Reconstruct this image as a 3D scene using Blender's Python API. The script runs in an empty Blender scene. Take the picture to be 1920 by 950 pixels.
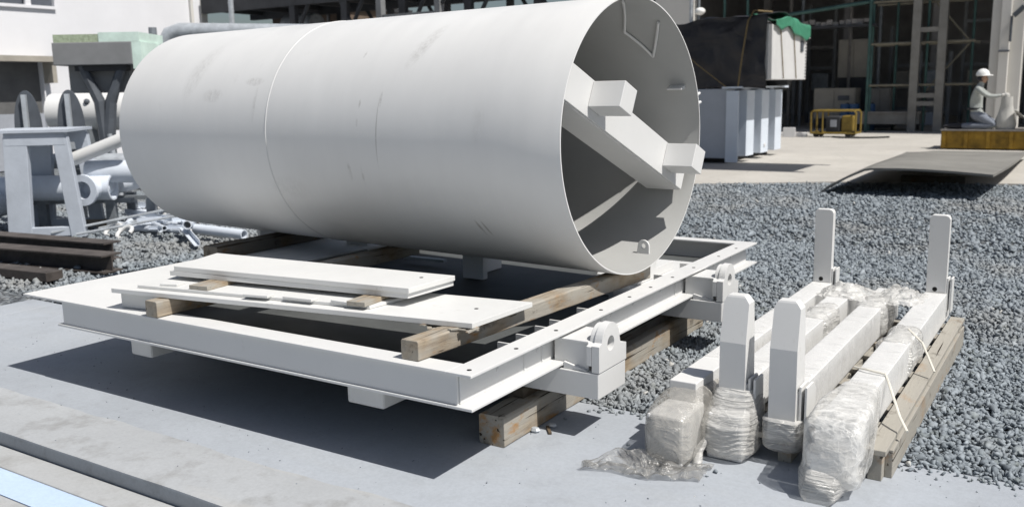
import bpy, bmesh, math, random
import numpy as np
from mathutils import Vector, Matrix, noise
random.seed(7)
C = bpy.context.scene.collection
SC = bpy.context.scene
R = math.radians

# ------------------------------------------------------------------ camera
def make_camera():
    pitch, roll, yaw = 0.1762, -0.0186, -0.5718
    F = Vector((math.sin(yaw)*math.cos(pitch), math.cos(yaw)*math.cos(pitch), -math.sin(pitch)))
    Rr = Vector((math.cos(yaw), -math.sin(yaw), 0)); U = Rr.cross(F)
    c, s = math.cos(roll), math.sin(roll)
    R2 = c*Rr + s*U; U2 = -s*Rr + c*U
    cd = bpy.data.cameras.new('camera'); cam = bpy.data.objects.new('camera', cd); C.objects.link(cam)
    m = Matrix((R2, U2, -F)).transposed().to_4x4(); m.translation = (0, 0, 1.5)
    cam.matrix_world = m
    cd.sensor_width = 36; cd.lens = 36*1711/1920; cd.clip_start = .05; cd.clip_end = 2000
    cd.dof.use_dof = True; cd.dof.focus_distance = 4.3; cd.dof.aperture_fstop = 3.2
    SC.camera = cam
make_camera()

# ------------------------------------------------------------------ light
SUN = Vector((0.65, -0.05, 1.0)).normalized()
w = bpy.data.worlds.new('World'); SC.world = w; w.use_nodes = True
nt = w.node_tree; bg = nt.nodes['Background']
sky = nt.nodes.new('ShaderNodeTexSky'); sky.sky_type = 'NISHITA'; sky.sun_disc = False
sky.sun_elevation = math.asin(SUN.z); sky.sun_rotation = math.atan2(SUN.x, SUN.y)
sky.altitude = 0; sky.air_density = 1.0; sky.dust_density = 2.0; sky.ozone_density = 1.0
nt.links.new(sky.outputs[0], bg.inputs[0]); bg.inputs[1].default_value = .06
sl = bpy.data.lights.new('sun', 'SUN'); sl.energy = 4.9; sl.angle = R(.5); sl.color = (1, .965, .91)
so = bpy.data.objects.new('sun', sl); C.objects.link(so); so.location = (5, 0, 20)
so.rotation_euler = SUN.to_track_quat('Z', 'Y').to_euler()
SC.view_settings.view_transform = 'Standard'; SC.view_settings.look = 'None'
SC.view_settings.exposure = 0.08; SC.view_settings.gamma = 1
SC.cycles.max_bounces = 8; SC.cycles.transparent_max_bounces = 16
SC.cycles.use_denoising = True

# ------------------------------------------------------------------ materials
class NT:
    """small helper to write node trees"""
    def __init__(s, name):
        s.m = bpy.data.materials.new(name); s.m.use_nodes = True; s.t = s.m.node_tree
        s.b = s.t.nodes['Principled BSDF']; s.out = s.t.nodes['Material Output']
        s.co = s.n('ShaderNodeTexCoord').outputs['Object']
    def n(s, ty, **k):
        nd = s.t.nodes.new(ty)
        for a, v in k.items(): setattr(nd, a, v)
        return nd
    def put(s, sock, v):
        if isinstance(v, bpy.types.NodeSocket): s.t.links.new(v, sock)
        else: sock.default_value = v
    def math(s, op, a, b=0.0, clamp=False):
        nd = s.n('ShaderNodeMath', operation=op, use_clamp=clamp); s.put(nd.inputs[0], a); s.put(nd.inputs[1], b); return nd.outputs[0]
    def scale(s, sc, off=(0, 0, 0), co=None):
        nd = s.n('ShaderNodeMapping'); s.put(nd.inputs[0], co or s.co); nd.inputs['Scale'].default_value = sc; nd.inputs['Location'].default_value = off; return nd.outputs[0]
    def noise(s, sc, det=4, ro=.55, co=None, dist=0):
        nd = s.n('ShaderNodeTexNoise'); s.put(nd.inputs['Vector'], co or s.co); nd.inputs['Scale'].default_value = sc
        nd.inputs['Detail'].default_value = det; nd.inputs['Roughness'].default_value = ro; nd.inputs['Distortion'].default_value = dist; return nd.outputs['Fac']
    def voro(s, sc, feat='F1', out='Distance', co=None, rnd=1):
        nd = s.n('ShaderNodeTexVoronoi', feature=feat); s.put(nd.inputs['Vector'], co or s.co); nd.inputs['Scale'].default_value = sc
        nd.inputs['Randomness'].default_value = rnd; return nd.outputs[out]
    def ramp(s, f, stops, interp='LINEAR'):
        nd = s.n('ShaderNodeValToRGB'); cr = nd.color_ramp; cr.interpolation = interp
        while len(cr.elements) < len(stops): cr.elements.new(.5)
        for e, (p, c) in zip(cr.elements, stops):
            e.position = p; e.color = (c, c, c, 1) if not hasattr(c, '__len__') else (*c, 1)
        s.put(nd.inputs[0], f); return nd.outputs[0]
    def mix(s, f, a, b, mode='MIX'):
        nd = s.n('ShaderNodeMix', data_type='RGBA', blend_type=mode); s.put(nd.inputs[0], f)
        for i, v in ((6, a), (7, b)):
            s.put(nd.inputs[i], v if isinstance(v, bpy.types.NodeSocket) else (*v, 1))
        return nd.outputs[2]
    def bump(s, h, st=.3, d=.01):
        nd = s.n('ShaderNodeBump'); nd.inputs['Strength'].default_value = st; nd.inputs['Distance'].default_value = d
        s.put(nd.inputs['Height'], h); s.put(s.b.inputs['Normal'], nd.outputs[0]); return nd
    def col(s, v): s.put(s.b.inputs['Base Color'], v if isinstance(v, bpy.types.NodeSocket) else (*v, 1))
    def rough(s, v): s.put(s.b.inputs['Roughness'], v)

def paint(name, base, ro=.42, dirt=.5, tint=(.30, .27, .22), spec=.4, sc=1.0):
    n = NT(name)
    a = n.noise(1.3*sc, 5, .6); b = n.noise(9*sc, 6, .7); c = n.noise(60*sc, 3, .6)
    mott = n.ramp(a, [(.3, .93), (.7, 1.0)])
    col = n.mix(1.0, base, mott, 'MULTIPLY')
    st = n.math('MULTIPLY', n.ramp(b, [(.6, 0), (.78, 1)]), n.ramp(a, [(.45, 0), (.65, 1)]))
    col = n.mix(n.math('MULTIPLY', st, .45*dirt), col, tint)
    sp = n.ramp(n.noise(130*sc, 2, .5), [(.73, 0), (.78, 1)])
    col = n.mix(n.math('MULTIPLY', sp, .35*dirt), col, tint)
    n.col(col); n.rough(n.ramp(b, [(.3, ro-.05), (.7, ro+.12)])); n.b.inputs['Specular IOR Level'].default_value = spec
    n.bump(c, .06, .004)
    return n.m

def plain(name, base, ro=.7, var=.25, sc=6, metal=0, bump=.15, spec=.3):
    n = NT(name); a = n.noise(sc, 6, .65)
    n.col(n.mix(n.ramp(a, [(.3, 0), (.7, 1)]), tuple(x*(1-var) for x in base), tuple(min(1, x*(1+var)) for x in base)))
    n.rough(ro); n.b.inputs['Metallic'].default_value = metal; n.b.inputs['Specular IOR Level'].default_value = spec
    if bump: n.bump(n.noise(sc*8, 4, .6), bump, .01)
    return n.m

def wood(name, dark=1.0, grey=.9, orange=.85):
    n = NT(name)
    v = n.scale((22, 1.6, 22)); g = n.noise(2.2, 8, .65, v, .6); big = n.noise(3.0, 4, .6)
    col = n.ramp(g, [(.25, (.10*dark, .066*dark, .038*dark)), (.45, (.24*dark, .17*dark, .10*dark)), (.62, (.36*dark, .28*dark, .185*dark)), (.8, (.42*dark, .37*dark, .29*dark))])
    col = n.mix(n.ramp(big, [(.34 if grey < .95 else .1, 0), (.58 if grey < .95 else .3, grey)]), col, (.34*dark, .325*dark, .29*dark))
    rust = n.ramp(n.noise(7, 4, .7, n.scale((1, .5, 1), (3, 1, 2))), [(.56, 0), (.66, orange)])
    col = n.mix(rust, col, (.34*dark, .18*dark, .06*dark))
    grime = n.ramp(n.noise(11, 5, .7, n.scale((1, .6, 1), (7, 3, 5))), [(.58, 0), (.70, .75)])
    col = n.mix(grime, col, (.10*dark, .085*dark, .07*dark))
    crack = n.ramp(n.noise(1.6, 3, .5, n.scale((34, .8, 34), (1, 2, 3))), [(.29, 1), (.34, 0)])
    col = n.mix(crack, col, (.035, .026, .018))
    n.col(col); n.rough(.85); n.b.inputs['Specular IOR Level'].default_value = .2
    n.bump(n.math('SUBTRACT', g, crack), .6, .006)
    return n.m

def cylinder_paint():
    """white-grey shop primer with scuffs where the shell was handled (positions are in the shell's own coordinates)"""
    n = NT('shell_paint')
    base = (.725, .725, .715)
    a = n.noise(.9, 5, .6); b = n.noise(7, 7, .7)
    stretch = n.noise(2.0, 5, .6, n.scale((6, 1.2, 1.2)))
    col = n.mix(1.0, base, n.ramp(a, [(.3, .93), (.7, 1.02)]), 'MULTIPLY')
    col = n.mix(1.0, col, n.ramp(stretch, [(.35, .98), (.65, 1.0)]), 'MULTIPLY')
    sep = n.n('ShaderNodeSeparateXYZ'); n.put(sep.inputs[0], n.co); X, Y, Z = sep.outputs; Z = n.math('SUBTRACT', Z, .724)
    fine = n.noise(34, 6, .75, n.scale((1, 1, .5)))
    def spot(x0, z0, rx, rz, amt, slope=0., thr=.42):
        nonlocal col
        dz = n.math('SUBTRACT', Z, z0)
        dx = n.math('SUBTRACT', n.math('SUBTRACT', X, x0), n.math('MULTIPLY', dz, slope))
        q = n.math('ADD', n.math('POWER', n.math('ABSOLUTE', n.math('DIVIDE', dx, rx)), 2.0), n.math('POWER', n.math('ABSOLUTE', n.math('DIVIDE', dz, rz)), 2.0))
        m = n.math('MULTIPLY', n.math('SUBTRACT', 1.0, q, True), n.math('LESS_THAN', Y, 0.0))
        m = n.math('MULTIPLY', m, n.ramp(fine, [(thr, .15), (thr+.2, 1)]))
        col = n.mix(n.math('MULTIPLY', m, amt*.6), col, (.19, .175, .15))
    spot(-1.02, .50, .06, .13, .55, .42)          # smear near the open end
    spot(-1.20, .22, .012, .05, .95)
    spot(-1.215, .05, .006, .22, .8, .02, .3)     # vertical scratch
    spot(-1.45, .47, .012, .02, .9); spot(-1.36, .20, .010, .03, .9); spot(-1.37, .10, .010, .03, .8)
    spot(-1.46, -.18, .02, .06, .7); spot(-1.36, -.2, .012, .06, .6)
    spot(-.62, -.45, .012, .05, .95, -.35, .3); spot(-.58, -.45, .01, .05, .9, -.35, .3)
    spot(-3.0, .42, .10, .2, .4, .3); spot(-2.75, .26, .12, .05, .5); spot(-2.35, .34, .10, .03, .6); spot(-2.3, .2, .02, .12, .4)
    spot(-2.05, -.3, .2, .08, .25); spot(-.5, .1, .05, .12, .22)
    st = n.math('MULTIPLY', n.ramp(b, [(.6, 0), (.75, 1)]), n.ramp(a, [(.5, 0), (.62, .45)]))
    col = n.mix(n.math('MULTIPLY', st, .35), col, (.30, .28, .25))
    n.col(col); n.rough(n.ramp(stretch, [(.3, .34), (.7, .46)])); n.b.inputs['Specular IOR Level'].default_value = .42
    wav = n.noise(1.1, 2, .5, n.scale((1.6, .6, .6)))
    n.bump(n.math('ADD', n.math('MULTIPLY', wav, 3.0), n.math('MULTIPLY', n.noise(80, 3, .5), .06)), .16, .01)
    return n.m

def concrete(name, base, stain=.5, crack=True, ro=.8):
    n = NT(name)
    big = n.noise(.7, 5, .6); mid = n.noise(5, 7, .7); fine = n.noise(60, 6, .75); streak = n.noise(1.2, 5, .6, n.scale((.6, 3, 1)))
    col = n.mix(n.ramp(big, [(.3, 0), (.7, 1)]), tuple(x*.88 for x in base), tuple(x*1.08 for x in base))
    col = n.mix(n.math('MULTIPLY', n.ramp(mid, [(.5, 0), (.72, 1)]), .4*stain), col, (base[0]*.62, base[1]*.60, base[2]*.57))
    col = n.mix(n.math('MULTIPLY', n.ramp(streak, [(.55, 0), (.75, 1)]), .35*stain), col, (base[0]*1.1, base[1]*1.04, base[2]*.95))
    col = n.mix(n.ramp(fine, [(.35, .22), (.6, 0)]), col, (base[0]*.55, base[1]*.55, base[2]*.55))
    h = n.math('ADD', n.math('MULTIPLY', mid, .5), n.math('MULTIPLY', fine, .35))
    if crack:
        v = n.voro(.9, 'DISTANCE_TO_EDGE', 'Distance', n.scale((1, 1, 1)))
        wob = n.math('ADD', v, n.math('MULTIPLY', n.math('SUBTRACT', n.noise(9, 4, .7), .5), .05))
        ck = n.math('MULTIPLY', n.ramp(wob, [(.0, 1), (.006, 0)]), n.ramp(big, [(.45, 0), (.55, .5)]))
        col = n.mix(ck, col, tuple(x*.3 for x in base))
    n.col(col); n.rough(ro); n.b.inputs['Specular IOR Level'].default_value = .25
    n.bump(h, .35, .006)
    return n.m

def gravel_bed():
    n = NT('gravel_bed')
    v = n.voro(26, 'F1', 'Color'); d = n.voro(26, 'F1', 'Distance'); big = n.noise(.5, 4, .6); sm = n.noise(40, 5, .7)
    sep = n.n('ShaderNodeSeparateColor'); n.put(sep.inputs[0], v)
    col = n.ramp(sep.outputs[0], [(0, (.10, .112, .125)), (.35, (.15, .168, .185)), (.7, (.22, .242, .262)), (1, (.34, .355, .365))])
    col = n.mix(n.ramp(d, [(.45, 0), (.75, .75)]), col, (.03, .032, .035))
    col = n.mix(n.ramp(big, [(.5, 0), (.7, .25)]), col, (.21, .20, .185))
    n.col(col); n.rough(.9); n.b.inputs['Specular IOR Level'].default_value = .2
    n.bump(n.math('ADD', n.math('SUBTRACT', 1.0, d), n.math('MULTIPLY', sm, .3)), 1.0, .03)
    return n.m

def stone_mat():
    n = NT('crushed_stone')
    at = n.n('ShaderNodeAttribute'); at.attribute_name = 'tone'
    f = at.outputs['Fac']; ns = n.noise(45, 4, .65); lich = n.noise(14, 4, .6)
    col = n.ramp(f, [(0, (.10, .117, .132)), (.3, (.188, .214, .238)), (.62, (.28, .315, .345)), (.85, (.385, .42, .45)), (.93, (.33, .29, .24)), (1, (.55, .55, .53))])
    col = n.mix(1.0, col, n.ramp(ns, [(.3, .75), (.7, 1.2)]), 'MULTIPLY')
    col = n.mix(n.ramp(lich, [(.56, 0), (.68, .3)]), col, (.15, .17, .125))
    dust = n.noise(.55, 4, .6); col = n.mix(n.ramp(dust, [(.48, 0), (.66, .45)]), col, (.30, .285, .26))
    n.col(col); n.rough(.75); n.b.inputs['Specular IOR Level'].default_value = .3
    n.bump(ns, .4, .006)
    return n.m

def film(name, lo=.3, hi=.8, base=(.80, .79, .76), sc=(9, 9, 30), bump=.7, cr=16, ro=.16, vw=.7):
    """thin stretched plastic: see-through between the creases, milky and glossy on them"""
    n = NT(name)
    a = n.noise(1.2, 5, .6, n.scale(sc), 1.0); b = n.noise(4, 4, .6)
    warp = n.n('ShaderNodeVectorMath', operation='ADD'); n.put(warp.inputs[0], n.co)
    nz = n.n('ShaderNodeTexNoise'); n.put(nz.inputs['Vector'], n.co); nz.inputs['Scale'].default_value = 9
    sc_ = n.n('ShaderNodeVectorMath', operation='SCALE'); n.put(sc_.inputs[0], nz.outputs['Color']); sc_.inputs['Scale'].default_value = .09; n.put(warp.inputs[1], sc_.outputs[0])
    v = n.voro(cr, 'F1', 'Distance', n.scale((1, 1, 1.6), (0, 0, 0), warp.outputs[0]))
    ed = n.ramp(n.voro(cr, 'DISTANCE_TO_EDGE', 'Distance', n.scale((1, 1, 1.6), (0, 0, 0), warp.outputs[0])), [(.0, 1), (.10, 0)])
    rid = n.math('SUBTRACT', 1.0, n.math('MULTIPLY', n.math('ABSOLUTE', n.math('SUBTRACT', a, .5)), 7.0), True)
    m = n.math('MAXIMUM', n.math('MULTIPLY', rid, n.ramp(b, [(.35, .2), (.65, 1)])), n.math('MULTIPLY', ed, .55))
    patch = n.ramp(b, [(.35, 0), (.7, .45)])
    n.put(n.b.inputs['Alpha'], n.math('ADD', lo, n.math('MULTIPLY', n.math('MAXIMUM', m, patch), hi-lo), True))
    n.col(n.mix(n.ramp(b, [(.35, 0), (.7, 1)]), base, tuple(x*.9 for x in base)))
    n.rough(ro); n.b.inputs['Specular IOR Level'].default_value = .7
    n.bump(n.math('ADD', n.math('MULTIPLY', rid, .55), n.math('MULTIPLY', v, vw)), bump, .016)
    return n.m

def tarp_mat(name, base):
    n = NT(name)
    a = n.noise(.9, 2, .45, n.scale((1.0, 1, 1.8)), .8); b = n.noise(3, 3, .5, None, .5)
    n.col(n.mix(n.ramp(b, [(.3, 0), (.7, 1)]), base, tuple(x*1.25 for x in base))); n.rough(.42)
    rid = n.math('ABSOLUTE', n.math('SUBTRACT', a, .5))
    n.bump(n.math('ADD', rid, n.math('MULTIPLY', b, .3)), .8, .10)
    return n.m

M = dict(
    white=paint('white_paint', (.665, .667, .66), .42, 1.2),
    white2=paint('bracket_white_paint', (.68, .68, .67), .45, 1.3),
    plate=paint('plate_paint', (.665, .667, .655), .45, 1.5, sc=1.6),
    shell=cylinder_paint(),
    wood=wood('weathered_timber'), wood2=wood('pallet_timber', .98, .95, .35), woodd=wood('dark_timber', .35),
    slab=concrete('slab_concrete', (.365, .392, .428), .7, False),
    kerb=concrete('kerb_concrete', (.40, .415, .43), 2.2, False),
    lower=concrete('lower_step_concrete', (.42, .43, .435), 1.8, False),
    blue=concrete('pale_blue_strip', (.50, .62, .80), .3, False),  # pale blue strip in front of the lower kerb
    pave=concrete('yard_concrete', (.48, .46, .425), .8, True),
    gravel=gravel_bed(), stone=stone_mat(),
    film=film('plastic_film', .30, .92, (.80, .79, .76), (2.2, 2.2, 34), .7), filmd=film('shaded_film', .26, .74, (.46, .44, .40), (5, 14, 5), .55), filmw=film('white_film', .30, .95, (.86, .855, .83), (5, 10, 5), .5),  # filmd: wrap film darkened in colour for the bag lying in shade
    filmtop=film('bar_film', .04, .38, (.90, .90, .89), (3, 9, 3), .16, 14, .25), filmthin=film('loose_film', .35, .75, (.30, .295, .28), (9, 6, 9), .8, 20),
    inner=plain('inner_shade_grey', (.36, .363, .355), .55, .06, 2, bump=.05),  # shell inside darkened, its interior shade put into the grey
    deck=plain('dark_deck', (.085, .09, .09), .6, .25, 2),  # deck plate in dark grey
    hole=plain('hole_dark', (.015, .015, .015), .9, .1, bump=0),
    grey=plain('grey_steel_paint', (.46, .50, .56), .5, .12, 3), greyd=plain('dark_steel_paint', (.085, .095, .11), .5, .25, 3),
    rust=plain('brown_steel', (.075, .065, .06), .7, .4, 5), rustl=plain('dusty_steel', (.24, .225, .21), .7, .25, 5),
    galv=plain('galvanised_steel', (.46, .49, .52), .42, .2, 8, .3), galvd=plain('dull_steel', (.22, .24, .26), .5, .3, 8, .2),
    trough=plain('trough_grey', (.235, .24, .245), .6, .12, 2), mint=plain('pale_green_cover', (.62, .76, .69), .6, .15, 4), mintd=plain('olive_mesh', (.36, .42, .30), .8, .3, 30),
    wall=plain('light_wall', (.72, .725, .75), .75, .05, .6, bump=.05), wall2=plain('cream_wall', (.62, .605, .57), .8, .06, .6, bump=.05),
    glass=plain('dark_glass', (.10, .11, .13), .2, .2, 1, bump=0, spec=.6), shut=plain('shutter_grey', (.13, .13, .13), .7, .2, 2), shutl=plain('shutter_light', (.34, .36, .40), .7, .1, 2),
    beige=plain('beige_panel', (.36, .335, .29), .8, .12, 2), dark=plain('dark_grey_roof', (.18, .18, .18), .9, .3, 1), hallin=plain('hall_lining', (.30, .29, .29), .9, .25, .8),  # dark: grey of the hall roof
    steelb=plain('dark_structure', (.045, .047, .052), .7, .3, 2), steelg=plain('grey_structure', (.20, .205, .21), .65, .2, 2), brown=plain('brown_cladding', (.14, .105, .08), .8, .25, 2),
    tarp=tarp_mat('black_tarp', (.020, .0185, .022)), green=tarp_mat('green_cloth', (.05, .21, .13)), rope=plain('tan_rope', (.20, .15, .08), .9, .3, 30),
    cab=plain('cabinet_paint', (.40, .43, .48), .5, .07, 2, bump=.03), cabl=plain('cabinet_rib_paint', (.62, .68, .76), .5, .05, 2, bump=.03), crate=plain('crate_panel', (.60, .60, .60), .6, .06, 3),
    yellow=plain('yellow_paint', (.22, .13, .015), .6, .5, 5), yellowl=plain('shaded_yellow_tube', (.20, .14, .03), .5, .25, 6), bluep=plain('blue_drum', (.04, .10, .22), .45, .2, 4),  # yellowl: generator yellow darkened, the shade it stands in put into the colour
    scaf=plain('scaffold_green', (.06, .12, .11), .6, .3, 5), scafb=plain('scaffold_tan', (.24, .22, .17), .6, .2, 5), tower=plain('tower_steel', (.26, .25, .23), .7, .2, 2),
    sheet=plain('dusty_sheet', (.20, .195, .18), .75, .22, 1.4), black=plain('black_rubber', (.02, .02, .02), .8, .3, 5),
    shirt=plain('grey_shirt', (.34, .36, .345), .9, .15, 20, bump=.4), trousers=plain('grey_blue_trousers', (.20, .22, .26), .9, .2, 20, bump=.4),
    skin=plain('skin', (.42, .26, .18), .6, .1, 20, bump=0), helmet=plain('white_helmet', (.82, .82, .80), .3, .02, 5, bump=0), glove=plain('glove', (.70, .69, .65), .9, .1, 30),
    boots=plain('dark_shoes', (.03, .03, .035), .6, .2, 10), sack=plain('white_sack', (.45, .445, .42), .9, .12, 8, bump=.5), strap=plain('strap_white', (.75, .72, .64), .5, .08, 20),
    chip=plain('wood_chip', (.10, .075, .05), .9, .3, 30), pipe=plain('pale_blue_pipe', (.60, .645, .71), .4, .1, 4),
)

# ------------------------------------------------------------------ mesh helpers
class MB:
    def __init__(s, off=(0, 0, 0), rz=0.0):
        s.v = []; s.f = []; s.off = Vector(off); s.rz = rz
    def add(s, vs, fs):
        k = len(s.v); s.v += [tuple(v) for v in vs]; s.f += [tuple(i+k for i in f) for f in fs]; return s
    def box(s, x0, x1, y0, y1, z0, z1, m=None):
        vs = [Vector((x, y, z)) for z in (z0, z1) for x, y in ((x0, y0), (x1, y0), (x1, y1), (x0, y1))]
        if m: vs = [m @ v for v in vs]
        return s.add(vs, [(3, 2, 1, 0), (4, 5, 6, 7), (0, 1, 5, 4), (1, 2, 6, 5), (2, 3, 7, 6), (3, 0, 4, 7)])
    def obox(s, c, sx, sy, sz, rz=0, rx=0, ry=0):
        m = Matrix.Translation(c) @ Matrix.Rotation(rz, 4, 'Z') @ Matrix.Rotation(ry, 4, 'Y') @ Matrix.Rotation(rx, 4, 'X')
        return s.box(-sx/2, sx/2, -sy/2, sy/2, -sz/2, sz/2, m)
    def prism(s, poly, d0, d1, axis='x'):
        """poly in the two other axes, extruded between d0 and d1"""
        def P(a, b, d): return {'x': (d, a, b), 'y': (a, d, b), 'z': (a, b, d)}[axis]
        n = len(poly); vs = [P(a, b, d0) for a, b in poly] + [P(a, b, d1) for a, b in poly]
        fs = [tuple(range(n))[::-1], tuple(range(n, 2*n))] + [(i, (i+1) % n, n+(i+1) % n, n+i) for i in range(n)]
        return s.add(vs, fs)
    def plate_hole(s, poly, hc, hr, d0, d1, axis='x', n=32):
        """convex-ish plate with one round hole; outline is resampled radially"""
        def P(a, b, d): return {'x': (d, a, b), 'y': (a, d, b), 'z': (a, b, d)}[axis]
        rim = []; hole = []
        angs = sorted(set([math.atan2(b-hc[1], a-hc[0]) for a, b in poly] + [-math.pi+2*math.pi*i/n for i in range(n)]))
        m = len(poly)
        for t in angs:
            dx, dy = math.cos(t), math.sin(t); best = None
            for i in range(m):
                ax, ay = poly[i]; bx, by = poly[(i+1) % m]; ex, ey = bx-ax, by-ay
                den = dx*ey-dy*ex
                if abs(den) < 1e-12: continue
                u = ((ax-hc[0])*ey-(ay-hc[1])*ex)/den; q = ((ax-hc[0])*dy-(ay-hc[1])*dx)/den
                if u > 0 and -1e-6 <= q <= 1+1e-6 and (best is None or u > best): best = u
            rim.append((hc[0]+dx*best, hc[1]+dy*best)); hole.append((hc[0]+dx*hr, hc[1]+dy*hr))
        N = len(angs)
        vs = [P(a, b, d) for d in (d0, d1) for L in (rim, hole) for a, b in L]
        fs = []
        for i in range(N):
            j = (i+1) % N
            fs += [(i, N+i, N+j, j), (2*N+i, 2*N+j, 3*N+j, 3*N+i), (i, j, 2*N+j, 2*N+i), (N+i, 3*N+i, 3*N+j, N+j)]
        return s.add(vs, fs)
    def tube(s, p0, p1, r, n=12, r1=None, cap=True):
        p0, p1 = Vector(p0), Vector(p1); r1 = r if r1 is None else r1
        d = (p1-p0).normalized(); a = d.orthogonal().normalized(); b = d.cross(a)
        vs = [p0+r*(math.cos(t)*a+math.sin(t)*b) for t in [2*math.pi*i/n for i in range(n)]] + [p1+r1*(math.cos(t)*a+math.sin(t)*b) for t in [2*math.pi*i/n for i in range(n)]]
        fs = [(i, (i+1) % n, n+(i+1) % n, n+i) for i in range(n)]
        if cap: fs += [tuple(range(n))[::-1], tuple(range(n, 2*n))]
        return s.add(vs, fs)
    def pipe(s, p0, p1, r, th, n=24):
        """open hollow pipe"""
        p0, p1 = Vector(p0), Vector(p1); d = (p1-p0).normalized(); a = d.orthogonal().normalized(); b = d.cross(a)
        ring = lambda p, q: [p+q*(math.cos(t)*a+math.sin(t)*b) for t in [2*math.pi*i/n for i in range(n)]]
        vs = ring(p0, r)+ring(p1, r)+ring(p1, r-th)+ring(p0, r-th)
        fs = []
        for k in range(4):
            for i in range(n): j = (i+1) % n; fs.append((k*n+i, k*n+j, ((k+1) % 4)*n+j, ((k+1) % 4)*n+i))
        return s.add(vs, fs)
    def path(s, pts, r, n=8):
        pts = [Vector(p) for p in pts]; rings = []; a = None
        for i, p in enumerate(pts):
            d = (pts[min(i+1, len(pts)-1)]-pts[max(i-1, 0)]).normalized()
            a = d.orthogonal() if a is None else a-d*a.dot(d)
            a = a.normalized(); b = d.cross(a); rr = r[i] if hasattr(r, '__len__') else r
            rings.append([p+rr*(math.cos(t)*a+math.sin(t)*b) for t in [2*math.pi*k/n for k in range(n)]])
        return s.loft(rings)
    def loft(s, rings, cap=True):
        n = len(rings[0]); vs = [v for r in rings for v in r]; fs = []
        for k in range(len(rings)-1):
            for i in range(n): j = (i+1) % n; fs.append((k*n+i, k*n+j, (k+1)*n+j, (k+1)*n+i))
        if cap: fs += [tuple(range(n))[::-1], tuple(range((len(rings)-1)*n, len(rings)*n))]
        return s.add(vs, fs)
    def grid(s, fn, nu, nv, th=None):
        vs = [Vector(fn(i/nu, j/nv)) for j in range(nv+1) for i in range(nu+1)]
        q = lambda i, j: j*(nu+1)+i
        fs = [(q(i, j), q(i+1, j), q(i+1, j+1), q(i, j+1)) for j in range(nv) for i in range(nu)]
        if th:
            k = len(vs); vs += [v-Vector((0, 0, th)) for v in vs]; fs += [tuple(x+k for x in f[::-1]) for f in fs]
            edge = [q(i, 0) for i in range(nu+1)]+[q(nu, j) for j in range(1, nv+1)]+[q(i, nv) for i in range(nu-1, -1, -1)]+[q(0, j) for j in range(nv-1, 0, -1)]
            for a, b in zip(edge, edge[1:]+edge[:1]): fs.append((b, a, a+k, b+k))
        return s.add(vs, fs)
    def ball(s, c, rx, ry, rz, nu=16, nv=10, z0=-1.0):
        rings = []
        for j in range(nv+1):
            t = math.asin(max(-1, z0)) + (math.pi/2-math.asin(max(-1, z0)))*j/nv
            rr = max(math.cos(t), .002)
            rings.append([(c[0]+rx*rr*math.cos(u), c[1]+ry*rr*math.sin(u), c[2]+rz*math.sin(t)) for u in [2*math.pi*i/nu for i in range(nu)]])
        return s.loft(rings)
    def build(s, name, mat, parent=None, bevel=0, smooth=False, seg=2, subd=0):
        me = bpy.data.meshes.new(name)
        off = s.off
        if parent is None and off.length == 0:
            xs = np.array(s.v); off = Vector(((xs[:, 0].min()+xs[:, 0].max())/2, (xs[:, 1].min()+xs[:, 1].max())/2, xs[:, 2].min()))
        ri = Matrix.Rotation(-s.rz, 3, 'Z')
        me.from_pydata([ri @ (Vector(v)-off) for v in s.v], [], s.f)
        bm = bmesh.new(); bm.from_mesh(me); bmesh.ops.recalc_face_normals(bm, faces=bm.faces); bm.to_mesh(me); bm.free()
        me.materials.append(M[mat] if isinstance(mat, str) else mat)
        if smooth:
            me.shade_smooth(); me.set_sharp_from_angle(angle=R(35))
        o = bpy.data.objects.new(name, me); C.objects.link(o)
        if parent is not None: o.parent = parent
        else: o.location = off; o.rotation_euler.z = s.rz
        if subd: md = o.modifiers.new('subd', 'SUBSURF'); md.levels = md.render_levels = subd
        if bevel:
            md = o.modifiers.new('bevel', 'BEVEL'); md.width = bevel; md.segments = seg; md.limit_method = 'ANGLE'; md.angle_limit = R(40); md.harden_normals = False
        return o

def tag(o, label=None, cat=None, group=None, kind=None):
    if label: o['label'] = label
    if cat: o['category'] = cat
    if group: o['group'] = group
    if kind: o['kind'] = kind
    return o
def thing(name, label, cat, loc=(0, 0, 0), group=None, rz=0):
    o = bpy.data.objects.new(name, None); C.objects.link(o); o.location = loc; o.rotation_euler.z = rz; o.empty_display_size = .1
    return tag(o, label, cat, group)
def dup(root, loc, label=None, rz=None):
    r = root.copy(); C.objects.link(r); r.location = loc
    if rz is not None: r.rotation_euler.z = rz
    if label: r['label'] = label
    for ch in list(root.children):
        c = ch.copy(); C.objects.link(c); c.parent = r
        for g in list(ch.children):
            d = g.copy(); C.objects.link(d); d.parent = c
    return r
def N3(x, y, z, s=1.0): return noise.noise(Vector((x*s, y*s, z*s)))

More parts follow.
